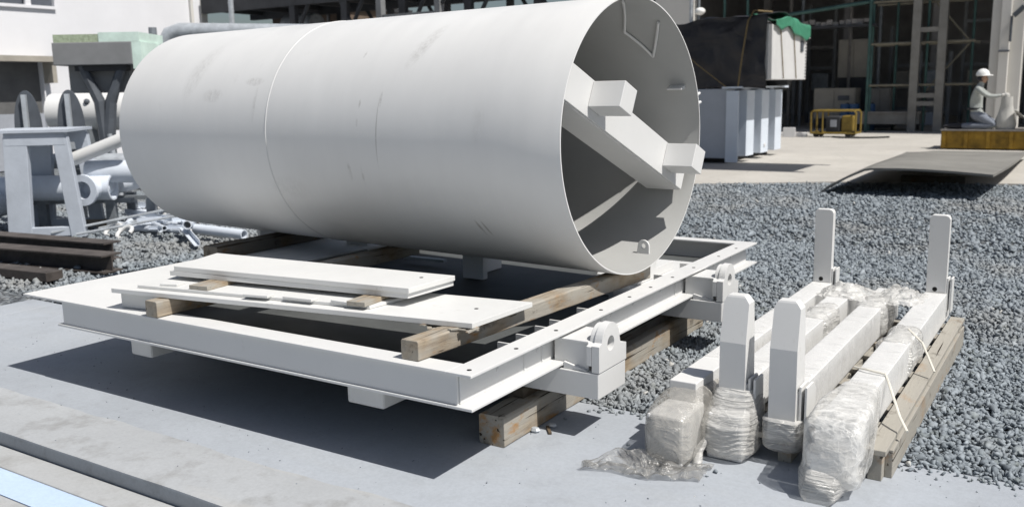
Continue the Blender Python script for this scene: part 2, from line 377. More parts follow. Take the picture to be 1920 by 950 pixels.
# ------------------------------------------------------------------ ground
def sstep(t): t = min(1, max(0, t)); return t*t*(3-2*t)
def gz(x, y):
    """height of the gravel: level with the slab near the frame, a little higher to the left and towards the yard"""
    return -.070+.042*max(sstep((-5.9-x)/1.8), sstep((y-7.5)/5))
xs = [-300, -60, -20]+[-15+.5*k for k in range(41)]+[8, 20, 60, 300]; ys = [2.55]+[3+.5*k for k in range(36)]+[24, 40, 90, 400]
b = MB(); b.add([(x, y, gz(x, y)) for y in ys for x in xs], [(j*len(xs)+i, j*len(xs)+i+1, (j+1)*len(xs)+i+1, (j+1)*len(xs)+i) for j in range(len(ys)-1) for i in range(len(xs)-1)])
tag(b.build('ground', 'gravel', smooth=True), kind='structure')
b = MB(); b.prism([(-9.5, 12.6), (-5.29, 13.72), (-3.52, 14.8), (-1.03, 15.45), (8, 17.2), (60, 22), (60, 90), (-60, 90), (-19.7, 40), (-14, 15.4)], -.2, 0.0, 'z')
tag(b.build('yard_pavement', 'pave'), kind='structure')
SZ = -.043
b = MB()
b.box(-14, -6.655, 2.48, 3.865, -.3, SZ); b.box(-6.645, 8, 2.48, 3.865, -.3, SZ)
tag(b.build('concrete_slab', 'slab', bevel=.006), kind='structure')
b = MB()
def kerbtop(u, v):
    x = -14+22*u; y = 2.145+.36*v+(.03*N3(x*1.2, 0, 5)+.012*N3(x*5, 0, 8) if v == 1 else 0)
    return (x, y, SZ+.003+.004*(v < 1)*N3(x*2.5, y*9, 0) - (.0015 if v == 1 else 0)-(.004 if v == 0 else 0))
b.grid(kerbtop, 700, 6, .010); b.box(-14, 8, 2.158, 2.47, -.4, SZ-.0115)
tag(b.build('kerb', 'kerb'), kind='structure')
b = MB(); b.box(-14, 8, 2.01, 2.155, -.4, -.120)
tag(b.build('lower_kerb', 'lower', bevel=.006), kind='structure')
b = MB(); b.box(-14, 8, 1.855, 2.007, -.4, -.124)
tag(b.build('pale_road_strip', 'blue'), kind='structure')
b = MB(); b.box(-300, 300, -200, 1.852, -.4, -.127)
tag(b.build('road', 'lower'), kind='structure')

# loose crushed stone, far too many to count
def gravel_stones():
    gzv = np.vectorize(gz)
    rng = np.random.default_rng(3)
    ico = np.array([(x, y, z) for z in (-1, 1) for x, y in ((-1, -1), (1, -1), (1, 1), (-1, 1))], float)*.66
    fac = np.array([(0, 2, 1), (0, 3, 2), (4, 5, 6), (4, 6, 7), (0, 1, 5), (0, 5, 4), (1, 2, 6), (1, 6, 5), (2, 3, 7), (2, 7, 6), (3, 0, 4), (3, 4, 7)]); NV = 8
    P = []
    def region(x0, x1, y0, y1, dens, keep, s0, s1):
        n = int((x1-x0)*(y1-y0)*dens); x = rng.uniform(x0, x1, n); y = rng.uniform(y0, y1, n); k = keep(x, y)
        x, y = x[k], y[k]; P.append(np.stack([x, y, rng.uniform(s0, s1, len(x))*rng.choice([.5, .7, .85, 1, 1, 1.3, 1.6], len(x), p=[.2, .2, .2, .2, .12, .06, .02])], 1))
    region(-2.3, 1.2, 3.885, 6.0, 4700, lambda x, y: (x < .02*y+.35), .009, .021)
    region(-3.2, 1.2, 6.0, 9.0, 2400, lambda x, y: (x < .02*y+.5), .011, .024)
    region(-5.5, 1.2, 9.0, 15.2, 620, lambda x, y: (y < 13.72+(x+5.29)*.45) & (x < .5), .015, .030)
    region(-5.6, -2.3, 6.0, 9.0, 300, lambda x, y: x > -.9*y*.9, .016, .03)
    region(-13, -5.2, 3.885, 9.5, 950, lambda x, y: (x > -2.2*y-1.5) & (x > -13), .016, .030)
    region(.2, 3.2, 3.885, 7.5, 1300, lambda x, y: x > .02*y+.3, .012, .025); region(.3, 4.0, 7.5, 13, 420, lambda x, y: x > .02*y+.4, .015, .03)
    # a few strays kicked onto the slab edge
    n = 260; P.append(np.stack([rng.uniform(-2.0, .3, n), 3.865-np.abs(rng.normal(0, .05, n)), rng.uniform(.006, .013, n)], 1))
    n = 420; P.append(np.stack([rng.uniform(-6.5, .3, n), rng.uniform(2.2, 3.86, n), rng.uniform(.0015, .0045, n)], 1))
    n = 14; P.append(np.stack([rng.uniform(-2.2, -1.2, n), rng.uniform(3.3, 3.8, n), rng.uniform(.006, .012, n)], 1))
    P = np.concatenate(P); n = len(P)
    v = np.repeat(ico[None], n, 0)*rng.uniform(.45, 1.35, (n, NV, 3))
    v *= np.stack([rng.uniform(.9, 1.75, n), rng.uniform(.65, 1.15, n), rng.uniform(.35, .8, n)], 1)[:, None, :]
    q = rng.normal(size=(n, 4)); q[:, 0] += .6; q[:, 3] *= 1.8; q /= np.linalg.norm(q, axis=1)[:, None]
    w_, x, y, z = q.T
    Rm = np.stack([1-2*(y*y+z*z), 2*(x*y-w_*z), 2*(x*z+w_*y), 2*(x*y+w_*z), 1-2*(x*x+z*z), 2*(y*z-w_*x), 2*(x*z-w_*y), 2*(y*z+w_*x), 1-2*(x*x+y*y)], 1).reshape(n, 3, 3)
    v = np.einsum('nij,nkj->nki', Rm, v)*P[:, None, 2:3]
    on_slab = P[:, 1] < 3.865
    v[:, :, 0] += P[:, None, 0]; v[:, :, 1] += P[:, None, 1]
    v[:, :, 2] += (np.where(on_slab, SZ+P[:, 2]*.45, gzv(P[:, 0], P[:, 1])+.010+rng.uniform(-.006, .020, n)))[:, None]
    f = (fac[None]+np.arange(n)[:, None, None]*NV).reshape(-1, 3)
    me = bpy.data.meshes.new('gravel'); me.vertices.add(n*NV); me.vertices.foreach_set('co', v.reshape(-1).astype(np.float32))
    me.loops.add(f.size); me.loops.foreach_set('vertex_index', f.reshape(-1).astype(np.int32))
    me.polygons.add(len(f)); me.polygons.foreach_set('loop_start', np.arange(0, f.size, 3, dtype=np.int32))
    me.update(calc_edges=True)
    at = me.attributes.new('tone', 'FLOAT', 'POINT'); tn = np.clip(rng.beta(2.2, 2.4, n)+rng.normal(0, .04, n), 0, 1)
    tn = .22+.52*tn; tn[rng.random(n) < .003] = 1.0
    at.data.foreach_set('value', np.repeat(tn, NV).astype(np.float32))
    me.materials.append(M['stone'])
    o = bpy.data.objects.new('gravel', me); C.objects.link(o); return tag(o, kind='stuff')
gravel_stones()

# ------------------------------------------------------------------ far buildings
FX0, FX1 = -5.03, -1.955; FY0, FY1 = 2.745, 6.195; ZT, ZB = .43, .282
def left_building():
    o = (-19.7, 12, 0); t = thing('office_building', 'light grey rendered building with a shutter door and small window, behind the steel stands', 'building', o)
    b = MB(o)
    # facade facing +x with a door and two windows cut out
    X0, X1 = -19.95, -19.7
    b.box(X0, X1, 0, 8.9, 0, 9); b.box(X0, X1, 8.9, 11.68, 2.36, 3.44); b.box(X0, X1, 11.68, 12.12, 0, 3.44); b.box(X0, X1, 12.12, 16.24, 0, 9)
    b.box(X0, X1, 8.9, 12.12, 5.2, 9); b.box(X0, X1, 8.9, 10.0, 3.44, 5.2)
    b.box(-27, X0, 16.0, 16.24, 0, 9); b.box(-27, X0, 0, 16, 8.8, 9)
    b.build('wall', 'wall', t)
    f = MB(o).box(-19.72, -19.66, 11.44, 11.56, 3.5, 5.2).box(-19.72, -19.64, 10.0, 12.12, 3.445, 3.51).build('window', 'wall', t)
    MB(o).box(-19.85, -19.80, 10.0, 12.12, 3.5, 5.2).build('pane', 'glass', f)
    d = MB(o).box(-19.9, -19.85, 8.9, 11.68, 1.2, 2.36).build('door', 'shut', t)
    MB(o).box(-19.84, -19.80, 8.9, 11.68, 0, 1.2).build('lower_panel', 'shutl', d)
    MB(o).box(-19.7, -19.3, 8.7, 11.78, 2.30, 2.42).box(-19.7, -19.35, 11.70, 11.80, 1.85, 2.30).build('canopy', 'beige', t)
    # corner downpipe and trim
    MB(o).box(-19.698, -19.62, 15.7, 15.78, 0, 9).box(-19.698, -19.66, 16.05, 16.238, 0, 9).build('corner_trim', 'wall2', t)
left_building()

def pipe_rack():
    o = (-12, 16.5, 0); t = thing('pipe_rack', 'dark steel pipe rack on braced legs, running above the white cylinder', 'pipe rack', o)
    b = MB(o); b.box(-19.6, -2, 16.0, 16.15, 3.58, 3.90).box(-19.6, -2, 17.6, 17.75, 3.50, 3.90)
    for k in range(17): b.box(-19.2+k*1.05, -19.1+k*1.05, 16.15, 17.6, 3.60, 3.80)
    b.box(-19.6, -2, 16.0, 17.75, 3.90, 3.94)
    b.build('deck_frame', 'steelb', t)
    for x in (-16.4, -14.75, -13.05, -11.3, -9.6, -7.9):
        MB(o).box(x-.09, x+.09, 16.02, 16.14, 0, 3.58).build('post', 'steelb', t)
        MB(o).box(x-.07, x+.07, 17.62, 17.74, 0, 3.50).build('post', 'steelb', t)
    for x, s in ((-15.9, 1), (-14.9, -1), (-14.2, 1), (-13.2, -1), (-12.4, 1), (-11.5, -1), (-10.7, 1), (-9.7, -1)):
        MB(o).tube((x, 16.08, 3.6), (x-s*.75, 16.08, 2.35), .045, 8).build('brace', 'steelb', t)
    for x in (-15.5, -13.6, -11.0): MB(o).tube((x, 17.68, 3.52), (x+.8, 17.68, 2.3), .045, 8).build('brace', 'steelb', t)
    MB(o).tube((-19.5, 16.9, 4.50), (-2, 16.9, 4.50), .55, 28).build('pipe', 'greyd', t, smooth=True)
    MB(o).tube((-19.5, 16.2, 4.06), (-2, 16.2, 4.06), .10, 14).build('pipe', 'steelg', t, smooth=True)
    b = MB(o)
    for k in range(9): b.box(-18.4+k*1.9, -18.34+k*1.9, 16.3, 17.5, 3.94, 4.0)
    b.build('pipe_saddle', 'steelg', t)
    h = (-11.85, 15.4, 0); t2 = thing('pipe_trestle', 'light grey steel post frame with a low rail, before the dark pipe rack', 'trestle', h)
    for x in (-13.1, -11.55): MB(h).box(x-.07, x+.07, 15.3, 15.45, 0, 4.2).build('post', 'steelg', t2)
    MB(h).box(-13.03, -11.62, 15.32, 15.43, 3.02, 3.13).build('rail', 'steelg', t2)
    MB(h).tube((-11.48, 15.38, 3.28), (-10.9, 15.38, 4.0), .05, 8).build('brace', 'steelb', t2)
    h = (-17.6, 15.2, 0); MB(h).tube((-17.55, 15.2, 0), (-17.55, 15.2, 6), .06, 12).build('pole', 'galv')
    tag(bpy.data.objects['pole'], 'slim light grey pole beside the drum under the pipe rack', 'pole')
    h = (-17.0, 17.2, 0); t3 = thing('drum_tank', 'dull grey horizontal drum on a stand, below the left end of the rack', 'tank', h)
    MB(h).tube((-17.5, 16.95, 3.15), (-16.5, 16.95, 3.15), .33, 24).build('drum', 'galvd', t3, smooth=True, bevel=.04)
    MB(h).box(-17.4, -17.2, 16.75, 17.15, 0, 2.85).box(-16.8, -16.6, 16.75, 17.15, 0, 2.85).build('stand', 'steelg', t3)
    h = (-18.4, 18.6, 0); t4 = thing('brown_shed', 'brown clad shed in the gap left of the grey drum', 'shed', h)
    MB(h).box(-19.6, -16.9, 18.4, 21, 0, 3.7).build('wall', 'brown', t4)
    b = MB(h)
    for x in (-19.2, -18.7, -18.2, -17.5): b.box(x, x+.06, 18.34, 18.4, 0, 3.7)
    b.build('wall_rib', 'steelg', t4)
    MB(h).box(-19.7, -16.8, 18.2, 21.1, 3.7, 3.8).build('roof', 'steelb', t4)
pipe_rack()

def hall():
    o = (-6, 30, 0); t = thing('assembly_hall', 'large open fronted shed with a dark interior and a cream column, behind the crates', 'hall', o)
    Y = 30
    b = MB(o); b.box(-14.5, -11.86, Y, Y+.3, 0, 9.5); b.box(-14.5, 16, Y, Y+.3, 6.2, 9.5); b.build('front_wall', 'wall2', t)
    c = MB(o); c.box(-2.86, -2.62, Y-.05, Y+.5, 0, 6.2).box(-2.62, -2.36, Y-.22, Y+.5, 0, 6.2).box(-2.36, -2.03, Y-.05, Y+.5, 0, 6.2); c.build('column', 'wall2', t, bevel=.02)
    MB(o).box(-14.5, 16, Y+.3, Y+17, 9.3, 9.6).build('roof', 'dark', t)
    MB(o).box(-14.5, 16, Y+16.8, Y+17, 0, 9.3).build('rear_wall', 'hallin', t)
    MB(o).box(-14.5, -14.3, Y+.3, Y+16.8, 0, 9.3).build('end_wall', 'hallin', t); MB(o).box(15.8, 16, Y+.3, Y+16.8, 0, 9.3).build('end_wall', 'hallin', t)
    b = MB(o)
    for k in range(7):
        x = -12+k*3.2; b.box(x, x+.25, Y+8, Y+8.3, 0, 9.3)
    b.build('inner_column', 'hallin', t)
    MB(o).tube((-2.30, Y-.30, 3.3), (-2.05, Y-.3, 3.55), .07, 10).tube((-2.34, Y-.3, 2.6), (-2.34, Y-.3, 3.3), .035, 8).tube((-2.62, Y-.3, 2.35), (-2.34, Y-.3, 2.35), .03, 8).build('bracket_pipe', 'greyd', t)
hall()
def hall_contents():
    def cabinet(x0, x1, y0, z0, z1, lab, mat='beige', d=.8, panes=True):
        c = ((x0+x1)/2, y0+d/2, 0); t = thing('control_cabinet', lab, 'cabinet', c)
        MB(c).box(x0, x1, y0, y0+d, z0, z1).build('body', mat, t, bevel=.01)
        MB(c).box(x0+.04, (x0+x1)/2-.02, y0-.025, y0-.002, z0+.06, z1-.06).box((x0+x1)/2+.02, x1-.04, y0-.025, y0-.002, z0+.06, z1-.06).build('door', mat, t)
        if panes: MB(c).box((x0+x1)/2+.12, x1-.2, y0-.04, y0-.027, z1-.42, z1-.25).build('vent', 'greyd', t)
        MB(c).box(x0+.05, x1-.05, y0+.05, y0+d-.05, 0, z0).build('plinth', 'steelb', t)
    cabinet(-8.55, -7.15, 33, .35, 1.38, 'wide beige cabinet just behind the yellow generator')
    cabinet(-8.3, -7.2, 35.2, 1.75, 3.1, 'tall beige cabinet on a dark plinth, above and behind the wide one', 'beige', .8, False)
    cabinet(-6.75, -6.1, 33.4, .4, 1.35, 'narrow grey cabinet right of the wide beige cabinet', 'tower', .7, False)
    o = (-6.0, 32.2, 0); t = thing('scaffold_tower', 'green and tan tube scaffold tower inside the dark hall', 'scaffold', o)
    for x, y in ((-6.38, 31.5), (-5.85, 32.6), (-4.75, 31.5), (-3.6, 32.6)): MB(o).tube((x, y, 0), (x, y, 6), .04, 8).build('standard', 'scaf', t)
    for z in (1.45, 2.75, 4.05): MB(o).tube((-6.5, 31.45, z), (-3.4, 31.45, z), .04, 8).tube((-6.5, 32.65, z), (-3.4, 32.65, z), .04, 8).build('ledger', 'scafb', t)
    MB(o).tube((-5.8, 32.6, .1), (-4.75, 32.6, 1.4), .03, 8).tube((-4.7, 32.6, 1.5), (-3.7, 32.6, 2.7), .03, 8).tube((-3.7, 32.6, 2.8), (-4.7, 32.6, 4.0), .03, 8).build('brace', 'scafb', t)
    o = (-4.6, 31.6, 0); t = thing('steel_tower', 'pair of tan steel columns with cross bars, left of the cream column', 'tower', o)
    for x in (-5.05, -4.3): MB(o).box(x-.12, x+.12, 31.2, 31.4, 0, 6).build('column', 'tower', t)
    for z in (.8, 1.05, 3.05): MB(o).box(-4.93, -4.42, 31.22, 31.36, z, z+.14).build('cross_bar', 'tower', t)
    o = (-9.5, 31, 0); t = thing('scaffold_rail', 'long green rail with tan and blue bundles, above the white crate', 'rail', o)
    MB(o).tube((-11.2, 30.8, 3.55), (-6.3, 31.0, 4.05), .06, 8).build('rail', 'scaf', t)
    for x in (-11.1, -10.3, -6.35): MB(o).tube((x, 30.9, 0), (x, 30.9, 5.5), .045, 8).build('standard', 'scaf', t)
    b = MB(o)
    for k in range(14): b.obox((-9.0+k*.19, 31.2+.1*random.random(), 3.42+.1*random.random()), .17, .2, .10+.1*random.random(), random.random()*.4)
    b.build('bundle', 'rustl', t); MB(o).box(-9.2, -6.2, 31.05, 31.5, 3.3, 3.37).build('shelf', 'steelb', t)
    for k, (x, y, h) in enumerate(((-10.6, 36, 3.2), (-9.6, 38, 4.6), (-6.4, 37.5, 3.6), (-5.2, 36.5, 2.6), (-4.1, 39, 5.0))):
        c = (x, y, 0); t = thing('machine_frame', ['tall grey machine frame with shelves behind the crate', 'taller grey machine frame deep in the hall', 'grey machine frame behind the scaffold tower', 'lower grey machine frame between the tan columns', 'tallest grey machine frame left of the cream column'][k], 'machine', c, 'machine frames in the hall')
        for dx in (-.5, .5):
            MB(c).box(x+dx-.06, x+dx+.06, y-.06, y+.06, 0, h).build('post', 'steelg', t)
        for q in range(int(h/.8)): MB(c).box(x-.438, x+.438, y-.05, y+.05, .5+q*.8, .62+q*.8).build('shelf', 'rustl' if q % 2 else 'steelg', t)
        MB(c).box(x-.36, x+.3, y-.3, y+.25, .0, .46).build('motor', 'cab' if k % 2 else 'tower', t, bevel=.03); MB(c).box(x-.3, x+.36, y-.3, y+.3, 1.3, 1.95).build('housing', 'galvd' if k % 2 else 'beige', t, bevel=.03)
    for k, x in enumerate((-9.9, -9.55, -7.9, -6.95)):
        tag(MB().tube((x, 34.6+.3*k, 0), (x, 34.6+.3*k, 6), .06, 10).build('pipe_riser', 'galvd' if k % 2 else 'rustl'), ['dull vertical pipe nearest the tarp crate inside the hall', 'brown vertical pipe beside the first riser in the hall', 'dull vertical pipe behind the tall beige cabinet', 'brown vertical pipe right of the tall beige cabinet'][k], 'pipe')
    # low platform
    o = (-5.9, 32, 0); t = thing('low_platform', 'long low beige steel platform on the hall floor', 'platform', o)
    MB(o).box(-6.75, -4.85, 31.4, 32.6, .22, .56).build('body', 'tower', t, bevel=.01); MB(o).box(-6.8, -4.8, 31.35, 32.65, .56, .62).build('top', 'rustl', t)
    MB(o).box(-6.6, -6.4, 31.5, 32.5, 0, .22).box(-5.2, -5.0, 31.5, 32.5, 0, .22).build('skid', 'steelb', t)
    for k, x in enumerate((-7.25, -6.95, -6.45)):
        o = (x, 32.0, 0); t = thing('oil_drum', ['blue drum with a cap, leftmost of the three behind the generator', 'blue drum between two others behind the generator', 'blue drum next to the low beige platform'][k], 'drum', o, 'drums in the hall')
        b = MB(o); b.tube((x, 32, 0), (x, 32, .86), .16, 16).tube((x, 32, .27), (x, 32, .31), .17, 16).tube((x, 32, .56), (x, 32, .60), .17, 16); b.build('body', 'bluep', t, smooth=True)
        MB(o).tube((x+.06, 32, .86), (x+.06, 32, .90), .04, 10).build('cap', 'steelb', t)
    # yellow generator in its tube frame
    o = (-6.55, 27.7, 0); t = thing('generator', 'yellow engine generator in an open tube frame', 'generator', o)
    MB(o).box(-6.75, -6.35, 27.5, 27.95, .14, .60).build('engine', 'steelb', t, bevel=.03)
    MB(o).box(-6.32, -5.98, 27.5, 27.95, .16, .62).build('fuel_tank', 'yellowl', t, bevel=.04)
    MB(o).box(-6.62, -6.45, 27.46, 27.498, .3, .5).build('panel', 'shutl', t)
    b = MB(o)
    for y in (27.4, 28.05):
        b.path([(-7.15, y, .1), (-7.15, y, .72), (-7.08, y, .76), (-5.97, y, .76), (-5.9, y, .7), (-5.9, y, .1)], .028).path([(-7.15, y, .12), (-5.9, y, .12)], .028).path([(-6.82, y, .1), (-6.82, y, .76)], .024)
    for x, z in ((-7.15, .12), (-7.1, .76), (-5.95, .76), (-5.9, .12), (-6.82, .76)): b.path([(x, 27.4, z), (x, 28.05, z)], .026)
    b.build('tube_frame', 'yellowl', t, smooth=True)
    for x in (-7.0, -6.1): MB(o).tube((x, 27.38, .08), (x, 27.48, .08), .08, 14).tube((x, 27.97, .08), (x, 28.07, .08), .08, 14).build('wheel', 'black', t)
    b = MB(o); b.path([(-6.5, 27.3, .02), (-6.2, 27.0, .02), (-5.8, 27.0, .02), (-5.3, 27.2, .02), (-5.0, 27.5, .02)], .03); tag(b.build('cable', 'black'), 'dark cable lying on the pale ground beside the generator', 'cable')
    bits = [(-8.35, 27.4, .5, .12, .16), (-7.75, 27.3, .35, .1, .28), (-8.0, 27.9, .9, .1, .1), (-7.45, 27.6, .3, .3, .12)]
    labs = ['long white block left of the generator', 'upright white steel piece left of the generator', 'pale low bar lying behind the white blocks', 'small pale block touching the generator frame']
    for (x, y, sx, sy, sz), l in zip(bits, labs): tag(MB().obox((x, y, sz/2), sx, sy, sz, .2).build('block', 'crate', bevel=.01), l, 'block', 'blocks on the ground by the generator')
    # tall grey post with a lamp at the hall corner
    o = (-11.5, 29.2, 0); t = thing('lamp_post', 'slim pale post with a white work lamp, over the black tarp', 'lamp post', o)
    MB(o).tube((-11.62, 29.2, 0), (-11.62, 29.2, 5), .06, 10).build('pole', 'galv', t)
    MB(o).tube((-11.36, 29.2, 0), (-11.36, 29.2, 5), .04, 10).build('pole', 'galvd', t)
    MB(o).ball((-11.3, 29.15, 3.93), .17, .17, .12).build('lamp_shade', 'helmet', t, smooth=True); MB(o).box(-11.2, -11.0, 29.1, 29.3, 3.35, 3.55).build('box', 'helmet', t)
hall_contents()

def machine():
    # cabinet below: plain side towards the camera, ribbed end towards the hall yard
    o = (-6.9, 19.0, 0); t = thing('transformer_cabinet', 'blue grey ribbed steel cabinet under the tarp covered crate', 'cabinet', o)
    MB(o).box(-7.9, -6.22, 17.55, 20.6, .10, 1.46).build('body', 'cab', t, bevel=.01)
    MB(o).box(-7.8, -6.3, 17.7, 20.5, 0, .10).build('plinth', 'black', t)
    for y0, y1 in ((17.50, 17.549), (18.02, 18.50), (18.98, 19.46), (19.94, 20.4)):
        MB(o).box(-6.218, -5.97, y0, y1, .03 if y0 < 17.6 else .12, 1.42).build('rib', 'cabl', t, bevel=.006)
    MB(o).box(-6.30, -5.90, 17.48, 20.62, 1.4615, 1.50).build('flange', 'cabl', t)
    MB(o).tube((-5.968, 19.2, .28), (-5.95, 19.2, .28), .04, 10).build('bolt', 'white', t)
    # crate above
    o = (-6.6, 18.9, 1.50); t = thing('tarped_crate', 'pale crate overhanging the cabinet, its long side covered by a black tarp', 'crate', o)
    MB(o).box(-7.7, -5.45, 17.62, 20.3, 1.62, 2.66).build('crate_panel', 'crate', t, bevel=.01)
    MB(o).box(-7.5, -5.7, 17.8, 18.1, 1.502, 1.62).box(-7.5, -5.7, 19.8, 20.1, 1.502, 1.62).build('skid', 'steelb', t)
    def tp(u, v):
        x = -7.95+2.47*u
        sag = .07*N3(x*1.6, v*4, 1)+.06*N3(x*3, v*8, 4)+.035*abs(N3(x*5+v*6, v*5-x*2, 7))
        if v < .5:
            z = 1.47+(2.74-1.47)*v/.5+(.05*N3(x*3, 0, 9) if v == 0 else 0); y = 17.56+sag*.7-.05*math.sin(math.pi*v*2)*(1-u)-.07*abs(math.sin(u*3.1+v*4))*v*(1-v*2)*2
        else:
            z = 2.74+sag*.6+.08*math.sin((v-.5)*math.pi*2)*u; y = 17.56+(v-.5)/.5*2.0
        z += .10*u*min(1, v*2)
        return (x+.05*N3(z*2, y, 2)*(u > .95), y, z)
    tb = MB(o).grid(tp, 60, 60).build('tarp', 'tarp', t, smooth=True)
    md = tb.modifiers.new('thick', 'SOLIDIFY'); md.thickness = .012
    b = MB(o)
    b.path([(-5.95, 17.40, 1.5), (-5.88, 17.40, 2.1), (-5.80, 17.44, 2.72), (-5.75, 17.62, 2.92), (-5.7, 18.6, 2.95)], .018, 6).path([(-7.4, 17.38, 2.5), (-6.8, 17.40, 1.95), (-6.2, 17.42, 1.5)], .012, 6)
    for y in (18.3, 19.2): b.path([(-5.6, y, 2.70), (-5.43, y, 2.66), (-5.43, y+.3, 1.64)], .010, 6)
    b.build('rope', 'rope', t)
    gb = MB(o).grid(lambda u, v: (-5.95+.56*min(1, u*1.25), 17.9+2.45*v, 2.84-.06*u+.05*math.sin(u*7+v*6)-(.30*max(0, u-.78)/.22)*(.55+.5*N3(v*4, 0, 0)+.4*v)+.03*N3(u*6, v*8, 0)), 30, 40).build('green_cloth', 'green', t, smooth=True)
    md = gb.modifiers.new('thick', 'SOLIDIFY'); md.thickness = .01
    MB(o).box(-5.50, -5.40, 20.1, 20.36, 2.48, 2.62).build('corner_cap', 'crate', t)
    MB(o).box(-5.448, -5.43, 19.8, 20.0, 2.2, 2.42).build('label_plate', 'greyd', t)
    b = MB(o)
    for k in range(12): b.box(-5.448, -5.44, 20.2, 20.25, 1.66+k*.068, 1.69+k*.068)
    b.build('bolt_strip', 'greyd', t)
machine()

def curved_sheet():
    def fn(u, v):
        y = 13.0+7.4*v; xl = -3.25+.25*v-.35*v*v; x = xl+(2.15+.05*v)*u
        lift = .30*min(1, u/.28)**.8*(1-v)**.6
        z = .035+lift+.12*v*(1-v)*2+.05*math.sin(u*3+v*4)*(1-v)+.07*v
        return (x, y+.35*(1-u)*(1-v)*.4, z)
    o = MB().grid(fn, 30, 40, .03).build('steel_sheet', 'sheet', smooth=True)
    tag(o, 'wide dusty grey sheet lying bowed on the gravel with its near edge raised', 'metal sheet')
    for k, (x, y) in enumerate(((-2.1, 15.2), (-2.4, 17), (-2.2, 19))):
        tag(MB().obox((x, y, .05), .9, .12, .10).build('bearer', 'woodd', bevel=.005), ['dark timber bearer under the near part of the grey sheet', 'dark timber bearer under the middle of the grey sheet', 'dark timber bearer under the far end of the grey sheet'][k], 'timber', 'bearers under the grey sheet')
curved_sheet()

# ------------------------------------------------------------------ people and yellow crate
def yellow_crate():
    o = (-1.6, 23.6, 0); t = thing('yellow_crate', 'long mustard yellow steel box beam the worker kneels on', 'crate', o)
    MB(o).box(-3.06, .6, 22.95, 24.3, .03, .42).build('body', 'yellow', t, bevel=.01)
    for k in range(8): MB(o).box(-3.03+k*.45, -2.96+k*.45, 22.91, 22.948, .04, .41).build('rib', 'yellow', t)
    MB(o).box(-3.08, .62, 22.92, 24.32, .422, .45).build('lid', 'rustl', t)
yellow_crate()
def body_mesh(name, chains, mat, parent, off, subd=2):
    vs = []; es = []; rad = []; idx = {}
    for ch in chains:
        prev = None
        for key, co, r in ch:
            if key not in idx:
                idx[key] = len(vs); vs.append(Vector(co)-Vector(off)); rad.append(r)
            if prev is not None: es.append((prev, idx[key]))
            prev = idx[key]
    me = bpy.data.meshes.new(name); me.from_pydata(vs, es, []); o = bpy.data.objects.new(name, me); C.objects.link(o); o.parent = parent
    md = o.modifiers.new('skin', 'SKIN'); md.use_smooth_shade = True
    for i, sv in enumerate(me.skin_vertices[0].data):
        r = rad[i]; sv.radius = r if hasattr(r, '__len__') else (r, r); sv.use_root = (i == 0); sv.use_loose = False
    s = o.modifiers.new('subd', 'SUBSURF'); s.levels = s.render_levels = subd
    me.materials.append(M[mat]); return o
